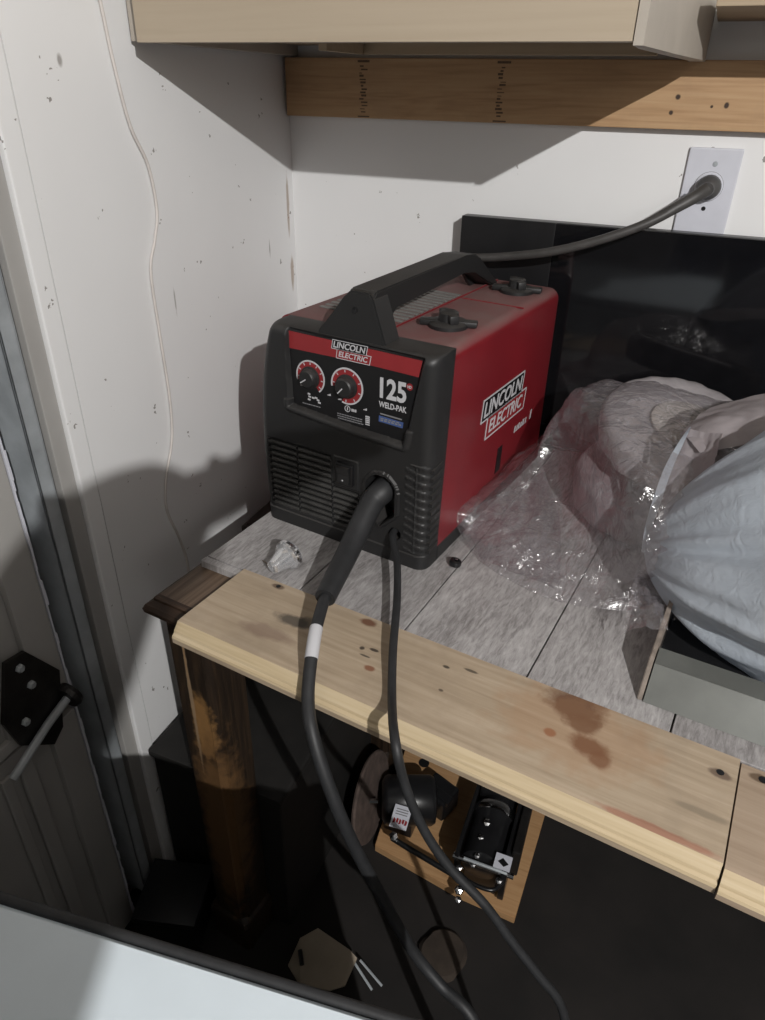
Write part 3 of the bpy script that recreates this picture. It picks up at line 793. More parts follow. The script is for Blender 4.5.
g2 = thing('work_cable', 'thinner black cable dropping from the welder over the bench front', 'cable', T(.28, -.03, -.78))
Q = [Wd(.214, .016, .046), Wd(.2145, -.006, .044), atz(397, 562, TZ+.034), atz(397, 600, TZ+.028), atz(393, 650, TZ+.022), atz(392, 700, TZ+.016), aty(395, 740, -.790), aty(405, 785, -.80), aty(424, 830, -.80), aty(450, 868, -.80), aty(485, 905, -.80), aty(512, 942, -.80), aty(538, 975, -.80), aty(563, 1012, -.80)]
Q += [Q[-1]+Vector((.03,-.01,-.12)), Q[-1]+Vector((.06,-.03,-.24)), Q[-1]+Vector((.12,-.05,-.29))]
obj('cable', tube(loc(g2, Q), lambda s: .0046, 12), M['rubber'], g2, smooth=True)
g3 = thing('power_cord', 'black power cord running from the outlet down behind the welder', 'cord', (.676, -.02, zo))
e0 = Vector((.676, -.012, zo))
K = [aty(706, 190, -.050), aty(690, 200, -.065), aty(650, 222, -.085), aty(600, 240, -.095), aty(550, 252, -.095), aty(500, 257, -.085), aty(470, 258, -.080), Wd(.10, .418, .30), Wd(.09, .425, .24), Wd(.10, .418, .14), Wd(.10, .404, .10)]
obj('cord', tube(loc(g3, K), .0064, 12), M['cord_rubber'], g3, smooth=True)
pk = aty(706, 190, -.050)
bm = lathe([(.0001,-.001),(.0155,0),(.0165,.006),(.0150,.018),(.0105,.024),(.0085,.036),(.0001,.036)], 20, Mx=axis_mx(Vector((.677,-.0095,zo))-g3.location, pk-Vector((.677,-.0095,zo))+Vector((0,-.012,0))))
obj('plug', bm, M['cord_rubber'], g3, smooth=True)
obj('cord_boot', tube(loc(g3, K[:3]), lambda s: .0095-.003*s, 12), M['cord_rubber'], g3, smooth=True)

# thin white wire on the left wall
pts = []
pts.append(Vector((.0045, -.45, 2.2))); pts.append(Vector((.0045, -.435, 1.75)))
for (u, v) in ((88,-45),(100,0),(113,60),(130,125),(148,165),(157,210),(155,240),(151,272),(160,335),(170,400),(172,440),(166,480),(167,510),(178,535),(187,560),(191,590)):
    pts.append(atx(u, v, .0045))
pts += [Vector((.0045, pts[-1].y+.01, .40)), Vector((.0045, pts[-1].y+.012, .15)), Vector((.0045, pts[-1].y+.012, .0025))]
tag(obj('thin_wire', tube(pts, .0020, 8), M['white_wire'], smooth=True), 'thin white wire hanging down the left wall behind the bench corner', 'wire')

# ------------------------------------------------------------------ small items on the bench
c0 = atz(279, 576, TZ); 
t = thing('nozzle_cap', 'small clear plastic nozzle cap lying in front of the welder', 'cap', c0)
dirv = (atz(303, 561, TZ)-atz(272, 583, TZ)).normalized()
Mx = axis_mx((0,0,.0125), dirv + Vector((0,0,.10)))
bm = lathe([(.0050,-.016), (.0090,-.014), (.0105,-.006), (.0135,.004), (.0142,.010), (.0185,.012), (.0195,.019), (.0180,.022), (.0150,.021), (.0120,.010), (.0080,-.004), (.0040,-.012)], 28, Mx=Mx @ Matrix.Translation((0,0,.004)), caps=False)
bm.transform(Matrix.Translation((0,0,.0073)))
obj('cap_body', bm, M['clear_plastic'], t, smooth=True)
obj('cap_rim', lathe([(.0186,.0125),(.0203,.0145),(.0203,.0185),(.0186,.0200),(.0175,.0185),(.0175,.0145)], 28, Mx=Matrix.Translation((0,0,.0073)) @ Mx @ Matrix.Translation((0,0,.004)), caps=False), M['chrome'], t, smooth=True)
obj('cap_collar', lathe([(.0001,-.002),(.0088,-.002),(.0088,.008),(.0001,.008)], 20, Mx=Matrix.Translation((0,0,.0073)) @ Mx), M['chrome'], t, smooth=True)
p = atz(266, 563, TZ+.003); t = thing('wood_screw', 'tiny brass screw lying beside the clear cap', 'screw', (p.x, p.y, TZ))
bm = lathe([(.0001,-.009),(.0010,-.007),(.0013,.004),(.0033,.007),(.0033,.008),(.0001,.008)], 12, Mx=axis_mx((0,0,.0034), (1,-.5,.08))); obj('screw_body', bm, M['rust'], t, smooth=True)
p = atz(454, 566, TZ); t = thing('black_wing_nut', 'small black round nut on the plank right of the welder corner', 'nut', (p.x, p.y, TZ), .5)
bm = lathe([(.0001,0),(.0075,0),(.0085,.003),(.0075,.007),(.004,.008),(.0035,.005),(.0001,.005)], 18, Mx=Matrix.Rotation(.25, 4, 'Y') @ Matrix.Translation((0,0,.0022)))
obj('nut_body', bm, M['machine_black'], t, smooth=True)
obj('stud', lathe([(.0001,0),(.0018,0),(.0018,.006),(.0001,.006)], 10, Mx=Matrix.Rotation(.25, 4, 'Y') @ Matrix.Translation((0,0,.005))), M['chrome'], t, smooth=True)

# ------------------------------------------------------------------ steel tray at right
tr = thing('steel_tray', 'dull steel channel tray with a rusty end plate at the bench right edge', 'tray', T(.568, .125, .0006), R_(-7))
def slabp(pts, u0, u1, bm=None): return prism(pts, lambda x, y, d: Vector((d, x, y)), u0, u1, bm)
TL = .75
obj('front_wall', slabp([(0,0), (.0022,0), (.026,.031), (.0255,.033)], .006, TL), M['tray_steel'], tr)
obj('top_flange', slabp([(.0256,.0312), (.048,.0345), (.048,.0365), (.0250,.0332)], .006, TL), M['tray_steel'], tr)
obj('inner_wall', slabp([(.046,.0345), (.048,.0345), (.049,.003), (.047,.003)], .006, TL), M['tray_steel'], tr)
obj('tray_floor', slabp([(.0022,0), (.40,0), (.40,.002), (.0022,.002)], .006, TL), M['machine_black'], tr)
obj('rear_wall', slabp([(.398,.002), (.40,.002), (.40,.034), (.398,.034)], .006, TL), M['tray_steel'], tr)
bm = bmesh.new()
prism([(0,0), (.40,0), (.40,.040), (.20,.048), (.17,.052), (.155,.050), (.10,.042), (.03,.036)], lambda x, y, d: Vector((d, x, y)), -.0005, .0045, bm, bev=.0008)
obj('end_plate', bm, M['rust'], tr, label='pale rust-stained end plate')

# ------------------------------------------------------------------ round pads in a clear bag
def pad(name, label, c, tilt, r, h, face=True):
    t = thing(name, label, 'pad', c)
    Mx = tilt
    n = 12; prof = [(.0001, 0), (r*.80, 0)]
    for k in range(9):
        a = -PI/2+PI*k/8; prof.append((r-h*.30+h*.30*math.copysign(abs(math.cos(a))**.6, 1), h/2+h/2*math.copysign(abs(math.sin(a))**.75, math.sin(a))))
    prof += [(r*.60, h), (r*.56, h-.004), (r*.20, h-.004), (.0001, h-.006)]
    own = lathe(prof, 72, caps=False)
    for v in own.verts:
        nz = noise.noise(v.co*38+Vector(c)*5)*.004+noise.noise(v.co*150)*.0012
        rr = math.hypot(v.co.x, v.co.y)
        if rr > r*.5: v.co += Vector((v.co.x, v.co.y, (v.co.z-h/2)*2)).normalized()*nz
    own.transform(Mx)
    obj('wool_body', own, M['pad'], t, smooth='all')
    if face:
        own = lathe([(.0001,h-.0030), (r*.44,h-.0030), (r*.44,h+.001), (r*.42,h+.002), (.0001,h+.0015)], 48, Mx=Mx); obj('face_disc', own, M['pad_light'], t, smooth=True, label='pale round face of the pad')
    return t
pc = Vector((.700, -.215, TZ+.0145))
pad('polishing_pad', 'round grey woolly pad lying flat, lower one in the clear bag', pc, Matrix.Rotation(R_(5), 4, 'X'), .118, .066, False)
pad('polishing_pad', 'round grey pad with a pale disc face, tilted on top in the clear bag', pc+Vector((.012, .012, .092)), Matrix.Rotation(R_(14), 4, 'X') @ Matrix.Rotation(R_(10), 4, 'Y'), .115, .044, True)

def sheet(rows, nu=64, nv=46, wr=.004, seed=0, ws=26, edge_keep=True):
    """smooth sheet through a grid of 3-D points, crinkled"""
    cols = len(rows[0])
    def cr(a, b, c, d, t): return .5*((2*b)+(c-a)*t+(2*a-5*b+4*c-d)*t*t+(3*b-a-3*c+d)*t**3)
    def ev(P, s):
        n = len(P)-1; x = s*n; i = min(int(x), n-1); t = x-i
        a = P[i-1] if i else P[0]*2-P[1]; d = P[i+2] if i+2 <= n else P[n]*2-P[n-1]
        return cr(a, P[i], P[i+1], d, t)
    own = bmesh.new(); g = []
    for j in range(nv+1):
        line = [ev([Vector(r[k]) for r in rows], j/nv) for k in range(cols)]
        g.append([ev(line, i/nu) for i in range(nu+1)])
    V = []
    for j in range(nv+1):
        row = []
        for i in range(nu+1):
            p = g[j][i]
            du = g[j][min(i+1,nu)]-g[j][max(i-1,0)]; dv = g[min(j+1,nv)][i]-g[max(j-1,0)][i]
            nrm = du.cross(dv); nrm = nrm.normalized() if nrm.length > 1e-9 else Vector((0,0,1))
            q = p*ws+Vector((seed, seed*2, 0))
            a = 1-abs(noise.noise(Vector((q.x, q.y, q.z))))*2.4; b = 1-abs(noise.noise(q*2.3+Vector((9,1,4))))*2.4
            row.append(own.verts.new(p+nrm*(a*wr+b*wr*.45)))
        V.append(row)
    for j in range(nv):
        for i in range(nu): own.faces.new((V[j][i], V[j][i+1], V[j+1][i+1], V[j+1][i]))
    return own
cbag = thing('clear_plastic_bag', 'crinkled clear plastic bag draped over two round grey pads', 'bag', (.62, -.35, TZ))
z = TZ
rows = [
 # behind the pads, down to the bench
 [atz(520,455,z+.05), aty(560,420,-.13), aty(590,440,-.10), aty(650,450,-.09), aty(700,450,-.09), aty(760,450,-.09)],
 # top ridge
 [atz(492,478,z+.050), aty(548,432,-.20), aty(585,388,-.175), aty(640,380,-.155), aty(700,392,-.16), aty(760,410,-.17)],
 # over the top front
 [atz(470,494,z+.046), atz(525,462,z+.085), atz(566,405,z+.165), atz(622,452,z+.168), atz(690,478,z+.160), atz(750,500,z+.15)],
 # front face of the pads
 [atz(446,512,z+.048), atz(515,500,z+.055), atz(556,470,z+.090), atz(606,525,z+.090), atz(655,555,z+.09), atz(720,580,z+.09)],
 [atz(458,530,z+.020), atz(505,535,z+.042), atz(558,542,z+.040), atz(600,568,z+.035), atz(640,585,z+.035), atz(690,600,z+.035)],
 [atz(477,560,z+.004), atz(500,575,z+.004), atz(545,596,z+.004), atz(590,607,z+.004), atz(630,612,z+.004), atz(680,622,z+.006)],
]
o = obj('film', shift(sheet(rows, 120, 90, .0042, 3, 17), cbag), M['clear_film'], cbag, smooth='all')
rows2 = [
 [atz(452,516,z+.034), atz(510,490,z+.030), atz(545,470,z+.010)],
 [atz(470,535,z+.010), atz(520,530,z+.012), atz(560,520,z+.006)],
 [atz(480,558,z+.0015), atz(520,575,z+.0015), atz(560,590,z+.0015)]]
obj('lower_film', shift(sheet(rows2, 40, 30, .0025, 9, 40), cbag), M['clear_film'], cbag, smooth='all')

# ------------------------------------------------------------------ white plastic bag at right
wbag = thing('white_plastic_bag', 'bulging white plastic bag lying in the steel tray at the right edge', 'bag', (.86, -.40, TZ))
PX = aty(643, 548, -.41)                       # gathered corner
def wbody():
    own = bmesh.new(); NA, NS = 150, 60; G = []
    cen = Vector((.985, -.440, TZ+.120)); ax = (cen-PX); L = ax.length*2.0; ax.normalize()
    x1 = Vector((0,0,1)); x1 = (x1-x1.dot(ax)*ax).normalized(); x2 = ax.cross(x1)
    for j in range(NS+1):
        s = j/NS; row = []
        prof_r = (math.sin(PI*min(1, s*1.0))**.62)
        for i in range(NA):
            a = 2*PI*i/NA; c, sn = math.cos(a), math.sin(a)
            r = prof_r*(.192 if c > 0 else .172)
            # folds radiating from the gathered corner
            fold = (math.sin(a*17+3*noise.noise(Vector((a*2, s*2, 0))))*.5+math.sin(a*29+s*4)*.3)*.0075*math.exp(-s*3.2)*min(1, s*8)
            cr_ = noise.noise(Vector((c*1.6, sn*1.6, s*3+2)))*.030+noise.noise(Vector((c*3, sn*3, s*6)))*.014+(1-abs(noise.noise(Vector((c*6, sn*6, s*9+3))))*2.2)*.0035
            p = PX+ax*(s*L)+x1*(r*c)+x2*(r*sn*1.05)
            p += (x1*c+x2*sn)*(fold*1.6+cr_*prof_r)
            p.z = max(p.z, TZ+.006+.003*noise.noise(p*30))
            row.append(own.verts.new(p))
        G.append(row)
    for a, b in zip(G, G[1:]):
        for i in range(NA): own.faces.new((a[i], a[(i+1)%NA], b[(i+1)%NA], b[i]))
    bmesh.ops.remove_doubles(own, verts=own.verts, dist=.0001)
    return own
obj('bag_body', shift(wbody(), wbag), M['white_bag'], wbag, smooth='all')
# folded mouth of the bag: a raised flap with a bright doubled hem
r1 = [
 [aty(646,546,-0.425), aty(656,508,-0.400), aty(670,468,-0.370), aty(690,428,-0.340)],
 [aty(662,560,-0.450), aty(676,520,-0.425), aty(690,480,-0.395), aty(705,432,-0.350)],
 [aty(690,560,-0.465), aty(700,520,-0.450), aty(708,480,-0.425), aty(722,432,-0.360)]]
obj('bag_mouth', shift(sheet(r1, 40, 24, .002, 5, 60), wbag), M['bag_inner'], wbag, smooth='all', label='greyish folded mouth of the bag')
hem = [aty(643,552,-0.428), aty(648,528,-0.418), aty(656,502,-0.402), aty(668,468,-0.375), aty(680,444,-0.355), aty(690,427,-0.340)]
own = bmesh.new(); HP = catmull(hem, 8); L_ = []
for i, p in enumerate(HP):
    s = i/(len(HP)-1); w = .0075*math.sin(PI*min(1, .12+s*.85))+.001
    L_.append((own.verts.new(p+Vector((-w*.5,-.001,.0))), own.verts.new(p+Vector((w*.6,-.004,.002))), own.verts.new(p+Vector((w*.6,-.001,.0)))))
for a, b in zip(L_, L_[1:]):
    for k in range(3): own.faces.new((a[k], a[(k+1)%3], b[(k+1)%3], b[k]))
obj('bag_hem', shift(own, wbag), M['white_bag'], wbag, label='bright white doubled hem')
rt = [
 [aty(680,432,-.33), aty(705,410,-.27), aty(740,398,-.24), aty(800,388,-.22), aty(880,385,-.22)],
 [aty(690,440,-.355), aty(715,422,-.32), aty(750,412,-.30), aty(800,405,-.28), aty(880,400,-.27)],
 [aty(700,452,-.375), aty(728,448,-.37), aty(760,440,-.36), aty(800,436,-.35), aty(880,432,-.35)]]
obj('top_fold', shift(sheet(rt, 60, 24, .002, 7, 22), wbag), M['bag_inner'], wbag, smooth='all')
# gathered transparent tail below the corner
tt = [
 [aty(640,560,-.385), aty(652,575,-.40), aty(668,598,-.42)],
 [atz(628,600,TZ+.05), atz(645,600,TZ+.055), atz(664,610,TZ+.058)],
 [atz(621,634,TZ+.030), atz(643,626,TZ+.050), atz(668,628,TZ+.056)]]
obj('clear_tail', shift(sheet(tt, 30, 30, .004, 12, 60), cbag), M['clear_film'], cbag, smooth='all')

# ------------------------------------------------------------------ under the bench: sander on a plywood base
FZ = .0
def mz(u, v, z): return atz(u, v, z)
o0 = atz(455, 830, FZ)
q = [atz(375,845,.02), atz(460,893,.02), atz(515,918,.02), atz(549,800,.02), atz(440,735,.02), atz(405,750,.02)]
sd = thing('bench_sander', 'black bench sander bolted to a plywood base under the bench', 'sander', (o0.x, o0.y, 0))
def L(p): return Vector(p)-Vector((o0.x, o0.y, 0))
own = prism([(L(p).x, L(p).y) for p in q], lambda x, y, d: Vector((x, y, d)), .0008, .02, bev=.001)
base = obj('base_board', own, M['ply'], sd)
hp_ = L(atz(424, 763, .0205)); obj('base_hole', lathe([(.012,0),(.012,.0008),(.0001,.0008)], 24, Mx=Matrix.Translation(hp_)), M['machine_black'], base)
# motor
ma = L(atz(372, 800, .085)); mb_ = L(atz(430, 800, .085)); md = (mb_-ma).normalized()
bm = lathe([(.0001,.0),(.036,.0),(.046,.006),(.049,.012),(.049,.098),(.044,.106),(.026,.110),(.0001,.110)], 36, Mx=axis_mx(ma+md*.020, md))
box(-.03, .03, -.035, .035, -.062, -.02, .004, bm=bm, Mx=Matrix.Translation(ma+md*.065))
mo = obj('motor', bm, M['machine_black'], sd, smooth=True)
# label on the motor facing up toward the front
la = L(atz(389, 826, .115)); lb = L(atz(406, 831, .115)); lc = L(atz(392, 803, .125))
fx = (lb-la).normalized(); fy = (lc-la); fy = (fy-fy.dot(fx)*fx).normalized()
Mx = frame(la, fx, fy)
lw, lh = (lb-la).length, (lc-la).length
obj('rating_label', box(0, lw, 0, lh, -.0006, .0006, Mx=Mx), M['white_plastic'], mo, label='silver label with red print')
bm = bmesh.new()
for k in range(5):
    a = .12+.17*k; flat([(lw*a, lh*(.18+.07*(k%2))), (lw*(a+.13), lh*.2), (lw*(a+.14), lh*(.36+.05*(k%2))), (lw*(a+.02), lh*.42)], Mx, .0006, .001, bm)
obj('label_print', bm, M['print_red'], mo)
bm = bmesh.new()
for k in range(3): flat([(lw*.15, lh*(.58+.11*k)), (lw*.85, lh*(.58+.11*k)), (lw*.85, lh*(.62+.11*k)), (lw*.15, lh*(.62+.11*k))], Mx, .0006, .001, bm)
obj('label_print', bm, M['print_grey'], mo)
# disc
dsc = lathe([(.0001,-.004),(.090,-.004),(.092,0),(.090,.004),(.0001,.004)], 56, Mx=axis_mx(ma-md*.002+Vector((0,0,.010)), (md+Vector((.25,-.35,.15))).normalized()))
obj('sanding_disc', dsc, M['disc_brown'], sd, smooth=True, label='worn brown sanding disc')
obj('axle_nut', lathe([(.0001,-.028),(.005,-.028),(.005,.01),(.0001,.01)], 6, Mx=axis_mx(L(atz(373,801,.10)), md)), M['chrome'], sd)
# tool rest arm
bm = tube([L(atz(392,838,.075)), L(atz(408,848,.075)), L(atz(452,874,.075))], .0055, 10, sub=4)
obj('rest_arm', bm, M['machine_black'], sd, smooth=True)
obj('arm_bolt', lathe([(.0001,-.006),(.0085,-.006),(.0085,.006),(.0001,.008)], 6, Mx=axis_mx(L(atz(394,836,.085)), (0,-.6,.8))), M['chrome'], sd)
# centre bracket
bm = box(-.032, .032, -.028, .028, .0, .055, .006, Mx=Matrix.Translation(L(atz(438,805,.022))) @ Matrix.Rotation(-.35, 4, 'Z'))
box(-.010, .050, -.010, .010, .045, .06, .003, bm=bm, Mx=Matrix.Translation(L(atz(430,805,.022))) @ Matrix.Rotation(-.35, 4, 'Z'))
obj('bracket', bm, M['machine_black'], sd)
# belt unit: twin drums with a chrome ring between cheek plates
ba = L(atz(480, 868, .085)); bb = L(atz(507, 775, .085)); bd = (bb-ba).normalized()
bl_ = (bb-ba).length
bm = lathe([(.0001,.0),(.030,.0),(.038,.006),(.038,bl_*.42),(.043,bl_*.45),(.043,bl_*.55),(.036,bl_*.58),(.036,bl_*.95),(.028,bl_),(.0001,bl_)], 36, Mx=axis_mx(ba, bd))
obj('belt_drum', bm, M['machine_black'], sd, smooth=True)
obj('drum_ring', lathe([(.0432,bl_*.455),(.0445,bl_*.47),(.0445,bl_*.52),(.0432,bl_*.545)], 40, Mx=axis_mx(ba, bd), caps=False), M['chrome'], sd, smooth=True)
bx = bd.cross(Vector((0,0,1))).normalized()
for s, zz0, zz1 in ((1, .03, .12),):
    own = box(-.006, .006, 0, bl_*1.15, -.055, .035, .003, Mx=frame(ba+bx*.045-bd*.012, bx, bd))
    chk = obj('cheek_plate', own, M['machine_black'], sd)
obj('cheek_plate', box(-.004, .004, 0, bl_*.9, -.055, .030, .002, Mx=frame(ba-bx*.045-bd*.004, bx, bd)), M['machine_black'], sd)
obj('belt_cover', box(-.040, .012, bl_*.62, bl_*1.35, -.02, .042, .008, Mx=frame(ba+bx*.0, bx, bd)), M['machine_black'], sd)
obj('side_bar', box(-.008, .008, bl_*.1, bl_*1.4, -.02, .045, .003, Mx=frame(ba+bx*.058, bx, bd)), M['dark_metal'], sd)
obj('cross_rod', tube([ba-bx*.052+Vector((0,0,.01)), ba+bx*.062+Vector((0,0,.01))], .006, 10, sub=1), M['chrome'], sd)
obj('guide_rod', tube([ba-bx*.03-bd*.012+Vector((0,0,.03)), ba+bx*.05-bd*.012+Vector((0,0,.03))], .003, 10, sub=1), M['steel'], sd)
for (u_, v_, w_, h_) in ((503,862,.030,.030), (527,797,.024,.024)):
    p = L(atz(u_, v_, .128)); Mx = frame(p, (bx+Vector((0,0,.0))).normalized(), bd)
    own = box(-w_/2, w_/2, -h_/2, h_/2, -.0012, .0, Mx=Mx); lb_ = obj('warning_label', own, M['white_plastic'], sd, label='white label')
    obj('label_mark', flat([(-w_*.3, -h_*.05), (w_*.1, -h_*.3), (w_*.35, -h_*.05), (-w_*.05, h_*.25)], Mx, 0, .0004), M['print_grey'] if v_ < 820 else M['machine_black'], lb_)
for (u_, v_, r_, z_) in ((487,823,.008,.125), (459,868,.007,.10), (481,838,.007,.12), (499,881,.007,.10), (473,865,.006,.11), (477,856,.006,.12), (458,900,.007,.06), (459,890,.009,.06)):
    obj('bolt', lathe([(.0001,-.012),(r_,-.012),(r_,.0),(r_*.7,.003),(.0001,.004)], 6, Mx=axis_mx(L(atz(u_, v_, z_)), (.1,-.5,.85))), M['chrome'], sd)
bm = tube([L(atz(455,868,.085)), L(atz(470,882,.085)), L(atz(492,890,.085)), L(atz(505,880,.085))], .004, 10)
obj('front_guard', bm, M['machine_black'], sd, smooth=True)
bm = box(-.03, .035, -.012, .012, .0, .07, .003, Mx=Matrix.Translation(L(atz(480,880,.021))) @ Matrix.Rotation(-.2, 4, 'Z'))
obj('pedestal', bm, M['machine_black'], sd)

# cardboard box flaps and scraps on the floor
t = thing('cardboard_box', 'crumpled tan cardboard piece on the floor under the bench', 'cardboard', tuple(atz(320, 960, 0)))
o_ = t.location
A = [atz(288,965,.015), atz(300,938,.05), atz(318,928,.06), atz(350,950,.05), atz(357,958,.04), atz(345,985,.02), atz(330,990,.012), atz(300,985,.01)]
own = bmesh.new(); a = [own.verts.new(p-o_) for p in A]; b = [own.verts.new(p-o_-Vector((0,0,.004))) for p in A]
own.faces.new(a); own.faces.new(b[::-1])
for i in range(len(a)): own.faces.new((a[i], b[i], b[(i+1)%len(a)], a[(i+1)%len(a)]))
obj('flap', own, M['cardboard'], t)
obj('torn_slot', prism([(0,0),(.006,.002),(.010,.045),(.003,.045)], lambda x, y, d: Vector((x, y, d)), 0, .002).copy() if False else tube([atz(302,965,.046)-o_, atz(300,950,.05)-o_], .004, 8, sub=1), M['machine_black'], t)
for k, (a_, b_) in enumerate((((354,962),(372,990)), ((360,960),(382,986)))):
    tag(obj('metal_strip', tube([atz(*a_, .03), atz(*b_, .012)], .0022, 6, sub=1), M['steel']), ('thin bright metal strip nearest the cardboard on the dark floor', 'thin bright metal strip right of its twin on the dark floor')[k], 'metal strip', 'metal strips by the cardboard')
p = atz(443, 958, .0); own = lathe([(.0001,.001),(.038,.001),(.042,.010),(.036,.018),(.0001,.020)], 24)
for v in own.verts: v.co.x *= 1+.2*noise.noise(v.co*40); v.co.y *= 1.1
oo = obj('leather_scrap', own, M['scrap_brown'], smooth=True); oo.location = p; tag(oo, 'brown rounded scrap on the floor between the two cables', 'scrap')

t = thing('added_crate', 'near-black crate added to darken the space under the bench behind the front leg', 'crate', (.17, -.28, 0))  # crate added so the space behind the leg stays dark
obj('added_crate_body', box(-.155, .09, -.31, .22, .0008, .345, .004), M['crate'], t)
obj('added_crate_lid', box(-.160, .095, -.315, .225, .3455, .36, .004), M['crate'], t)
t = thing('added_tote', 'dark brown tote added on the near-black crate to darken the wall under the bench', 'tote', (.17, -.16, .3605))  # tote added to cover the wall that came out too light here
obj('added_tote_body', box(-.15, .08, -.11, .13, .0, .27, .01), M['tote'], t)
obj('added_tote_rim', box(-.155, .085, -.115, .135, .25, .262, .003), M['tote'], t)
# clutter by the foot of the track
p = atz(88, 862, .0)
t = thing('junk_box', 'dark open box on the floor at the foot of the garage track', 'box', (.075, -.668, 0), .3)
obj('box_body', box(-.05, .05, -.05, .05, .0005, .10, .003), M['dark_metal'], t)
obj('box_lid', box(-.055, .055, -.055, .055, .1005, .112, .002, Mx=Matrix.Rotation(.03, 4, 'Y')), M['machine_black'], t)
tag(obj('bent_pipe', tube([atz(104,842,.12), atz(118,852,.09), atz(132,868,.05), atz(136,884,.012)], .011, 14), M['steel'], smooth=True), 'short bent grey pipe on the floor by the track', 'pipe')
p = atz(106, 905, .006); tag(obj('paper_scrap', prism([(p.x-.016,p.y-.012),(p.x+.012,p.y-.006),(p.x+.018,p.y+.016),(p.x,p.y+.006)], lambda x, y, d: Vector((x, y, d)), .001, .004), M['white_plastic']), 'small white paper scrap on the dark floor near the white chest', 'paper')

# ------------------------------------------------------------------ white chest in the foreground
zc_ = H-.50
ch = thing('chest_freezer', 'white enamelled chest with a dark rubber rim across the lower left foreground', 'chest', (.45, -1.3, 0))
a = atz(0, 897, zc_); b = atz(400, 1020, zc_); d = (b-a).normalized(); a2 = a-d*.16; b2 = b+d*.12; nrm = Vector((d.y, -d.x, 0))
oc = ch.location
def cq(p, k, z): v = p+nrm*k-oc; return (v.x, v.y)
lid = prism([cq(a2,0,0), cq(b2,0,0), cq(b2,.45,0), cq(a2,.45,0)], lambda x, y, dd: Vector((x, y, dd)), zc_-.045, zc_, bev=.006)
obj('lid', lid, M['white_enamel'], ch, smooth=True)
obj('body', prism([cq(a2+d*.01,.016,0), cq(b2-d*.01,.016,0), cq(b2-d*.01,.44,0), cq(a2+d*.01,.44,0)], lambda x, y, dd: Vector((x, y, dd)), .0005, zc_-.05), M['white_enamel'], ch)
obj('rim_gasket', tube([a2-nrm*.002+Vector((0,0,-.006))-oc, b2-nrm*.002+Vector((0,0,-.006))-oc], .0040, 12, sub=1), M['rubber'], ch, smooth=True)
obj('rim_gasket', tube([a2+nrm*.004+Vector((0,0,-.022))-oc, b2+nrm*.004+Vector((0,0,-.022))-oc], .006, 12, sub=1), M['dark_metal'], ch, smooth=True)

# ------------------------------------------------------------------ the person taking the photograph, standing behind the chest
pp = Vector((.80, -1.68, 0))
person = thing('person', 'standing person in dark sweater and jeans, right arm raised, phone in left hand', 'person', pp)
def skin_body(V, E, lv=2):
    me = bpy.data.meshes.new('t'); me.from_pydata([Vector(v[0])-pp for v in V], E, [])
    o = bpy.data.objects.new('t', me); COL.objects.link(o)
    o.modifiers.new('s', 'SKIN'); sd_ = o.modifiers.new('u', 'SUBSURF'); sd_.levels = lv; sd_.render_levels = lv
    if not me.skin_vertices: me.skin_vertices.new()
    for i, v in enumerate(V):
        rr = v[1]; me.skin_vertices[0].data[i].radius = rr if isinstance(rr, tuple) else (rr, rr)
    me.skin_vertices[0].data[0].use_root = True
    dg = bpy.context.evaluated_depsgraph_get(); dg.update()
    out = bpy.data.meshes.new_from_object(o.evaluated_get(dg)); bpy.data.objects.remove(o)
    b = bmesh.new(); b.from_mesh(out); bpy.data.meshes.remove(out); return b
V = [((.80,-1.68,.96), (.15,.11)), ((.797,-1.67,1.10), (.13,.095)), ((.79,-1.655,1.26), (.150,.100)), ((.785,-1.64,1.38), (.095,.072)), ((.78,-1.625,1.45), .050),
     ((.774,-1.605,1.525), (.066,.080)), ((.768,-1.59,1.61), (.070,.086)), ((.772,-1.60,1.685), (.045,.05)),
     ((.640,-1.69,1.35), .058), ((.540,-1.50,1.13), .045), ((.570,-1.38,1.12), .040), ((.615,-1.285,1.19), .030), ((.632,-1.262,1.225), (.034,.020)),
     ((.925,-1.58,1.35), .056), ((.880,-1.40,1.450), .037), ((.872,-1.30,1.432), .033), ((.864,-1.225,1.410), .026), ((.860,-1.19,1.402), (.032,.015)),
     ((.89,-1.715,.90), .090), ((.905,-1.70,.50), .062), ((.92,-1.735,.10), .042), ((.895,-1.65,.045), .038), ((.865,-1.57,.035), .030),
     ((.70,-1.745,.90), .090), ((.69,-1.76,.50), .062), ((.70,-1.78,.10), .042), ((.675,-1.695,.045), .038), ((.645,-1.615,.035), .030)]
E_ = [(0,1),(1,2),(2,3),(3,4),(4,5),(5,6),(6,7),(3,8),(8,9),(9,10),(10,11),(11,12),(3,13),(13,14),(14,15),(15,16),(16,17),(0,18),(18,19),(19,20),(20,21),(21,22),(0,23),(23,24),(24,25),(25,26),(26,27)]
def fingers(base_i, root, fwd, side, upv):
    f = Vector(fwd).normalized(); sd2 = Vector(side).normalized(); u2 = Vector(upv).normalized(); rt = Vector(root)
    for k, (off, ln) in enumerate(((-.027,.066), (-.009,.076), (.009,.072), (.026,.058))):
        a = rt+sd2*off+f*.022; b = a+f*ln*.45-u2*.006; c = b+f*ln*.40-u2*.016
        n0 = len(V); V.extend([(tuple(a), .0095), (tuple(b), .0085), (tuple(c), .007)]); E_.extend([(base_i, n0), (n0, n0+1), (n0+1, n0+2)])
    a = rt-sd2*.030-f*.012; b = a-sd2*.022+f*.026; n0 = len(V); V.extend([(tuple(a), .011), (tuple(b), .009)]); E_.extend([(base_i, n0), (n0, n0+1)])
fingers(12, (.632,-1.262,1.225), (.20,.25,.62), (.93,.37,0), (-.37,.93,0))
fingers(17, (.860,-1.19,1.402), (-.15,.95,.0), (.93,.2,0), (0,0,1))
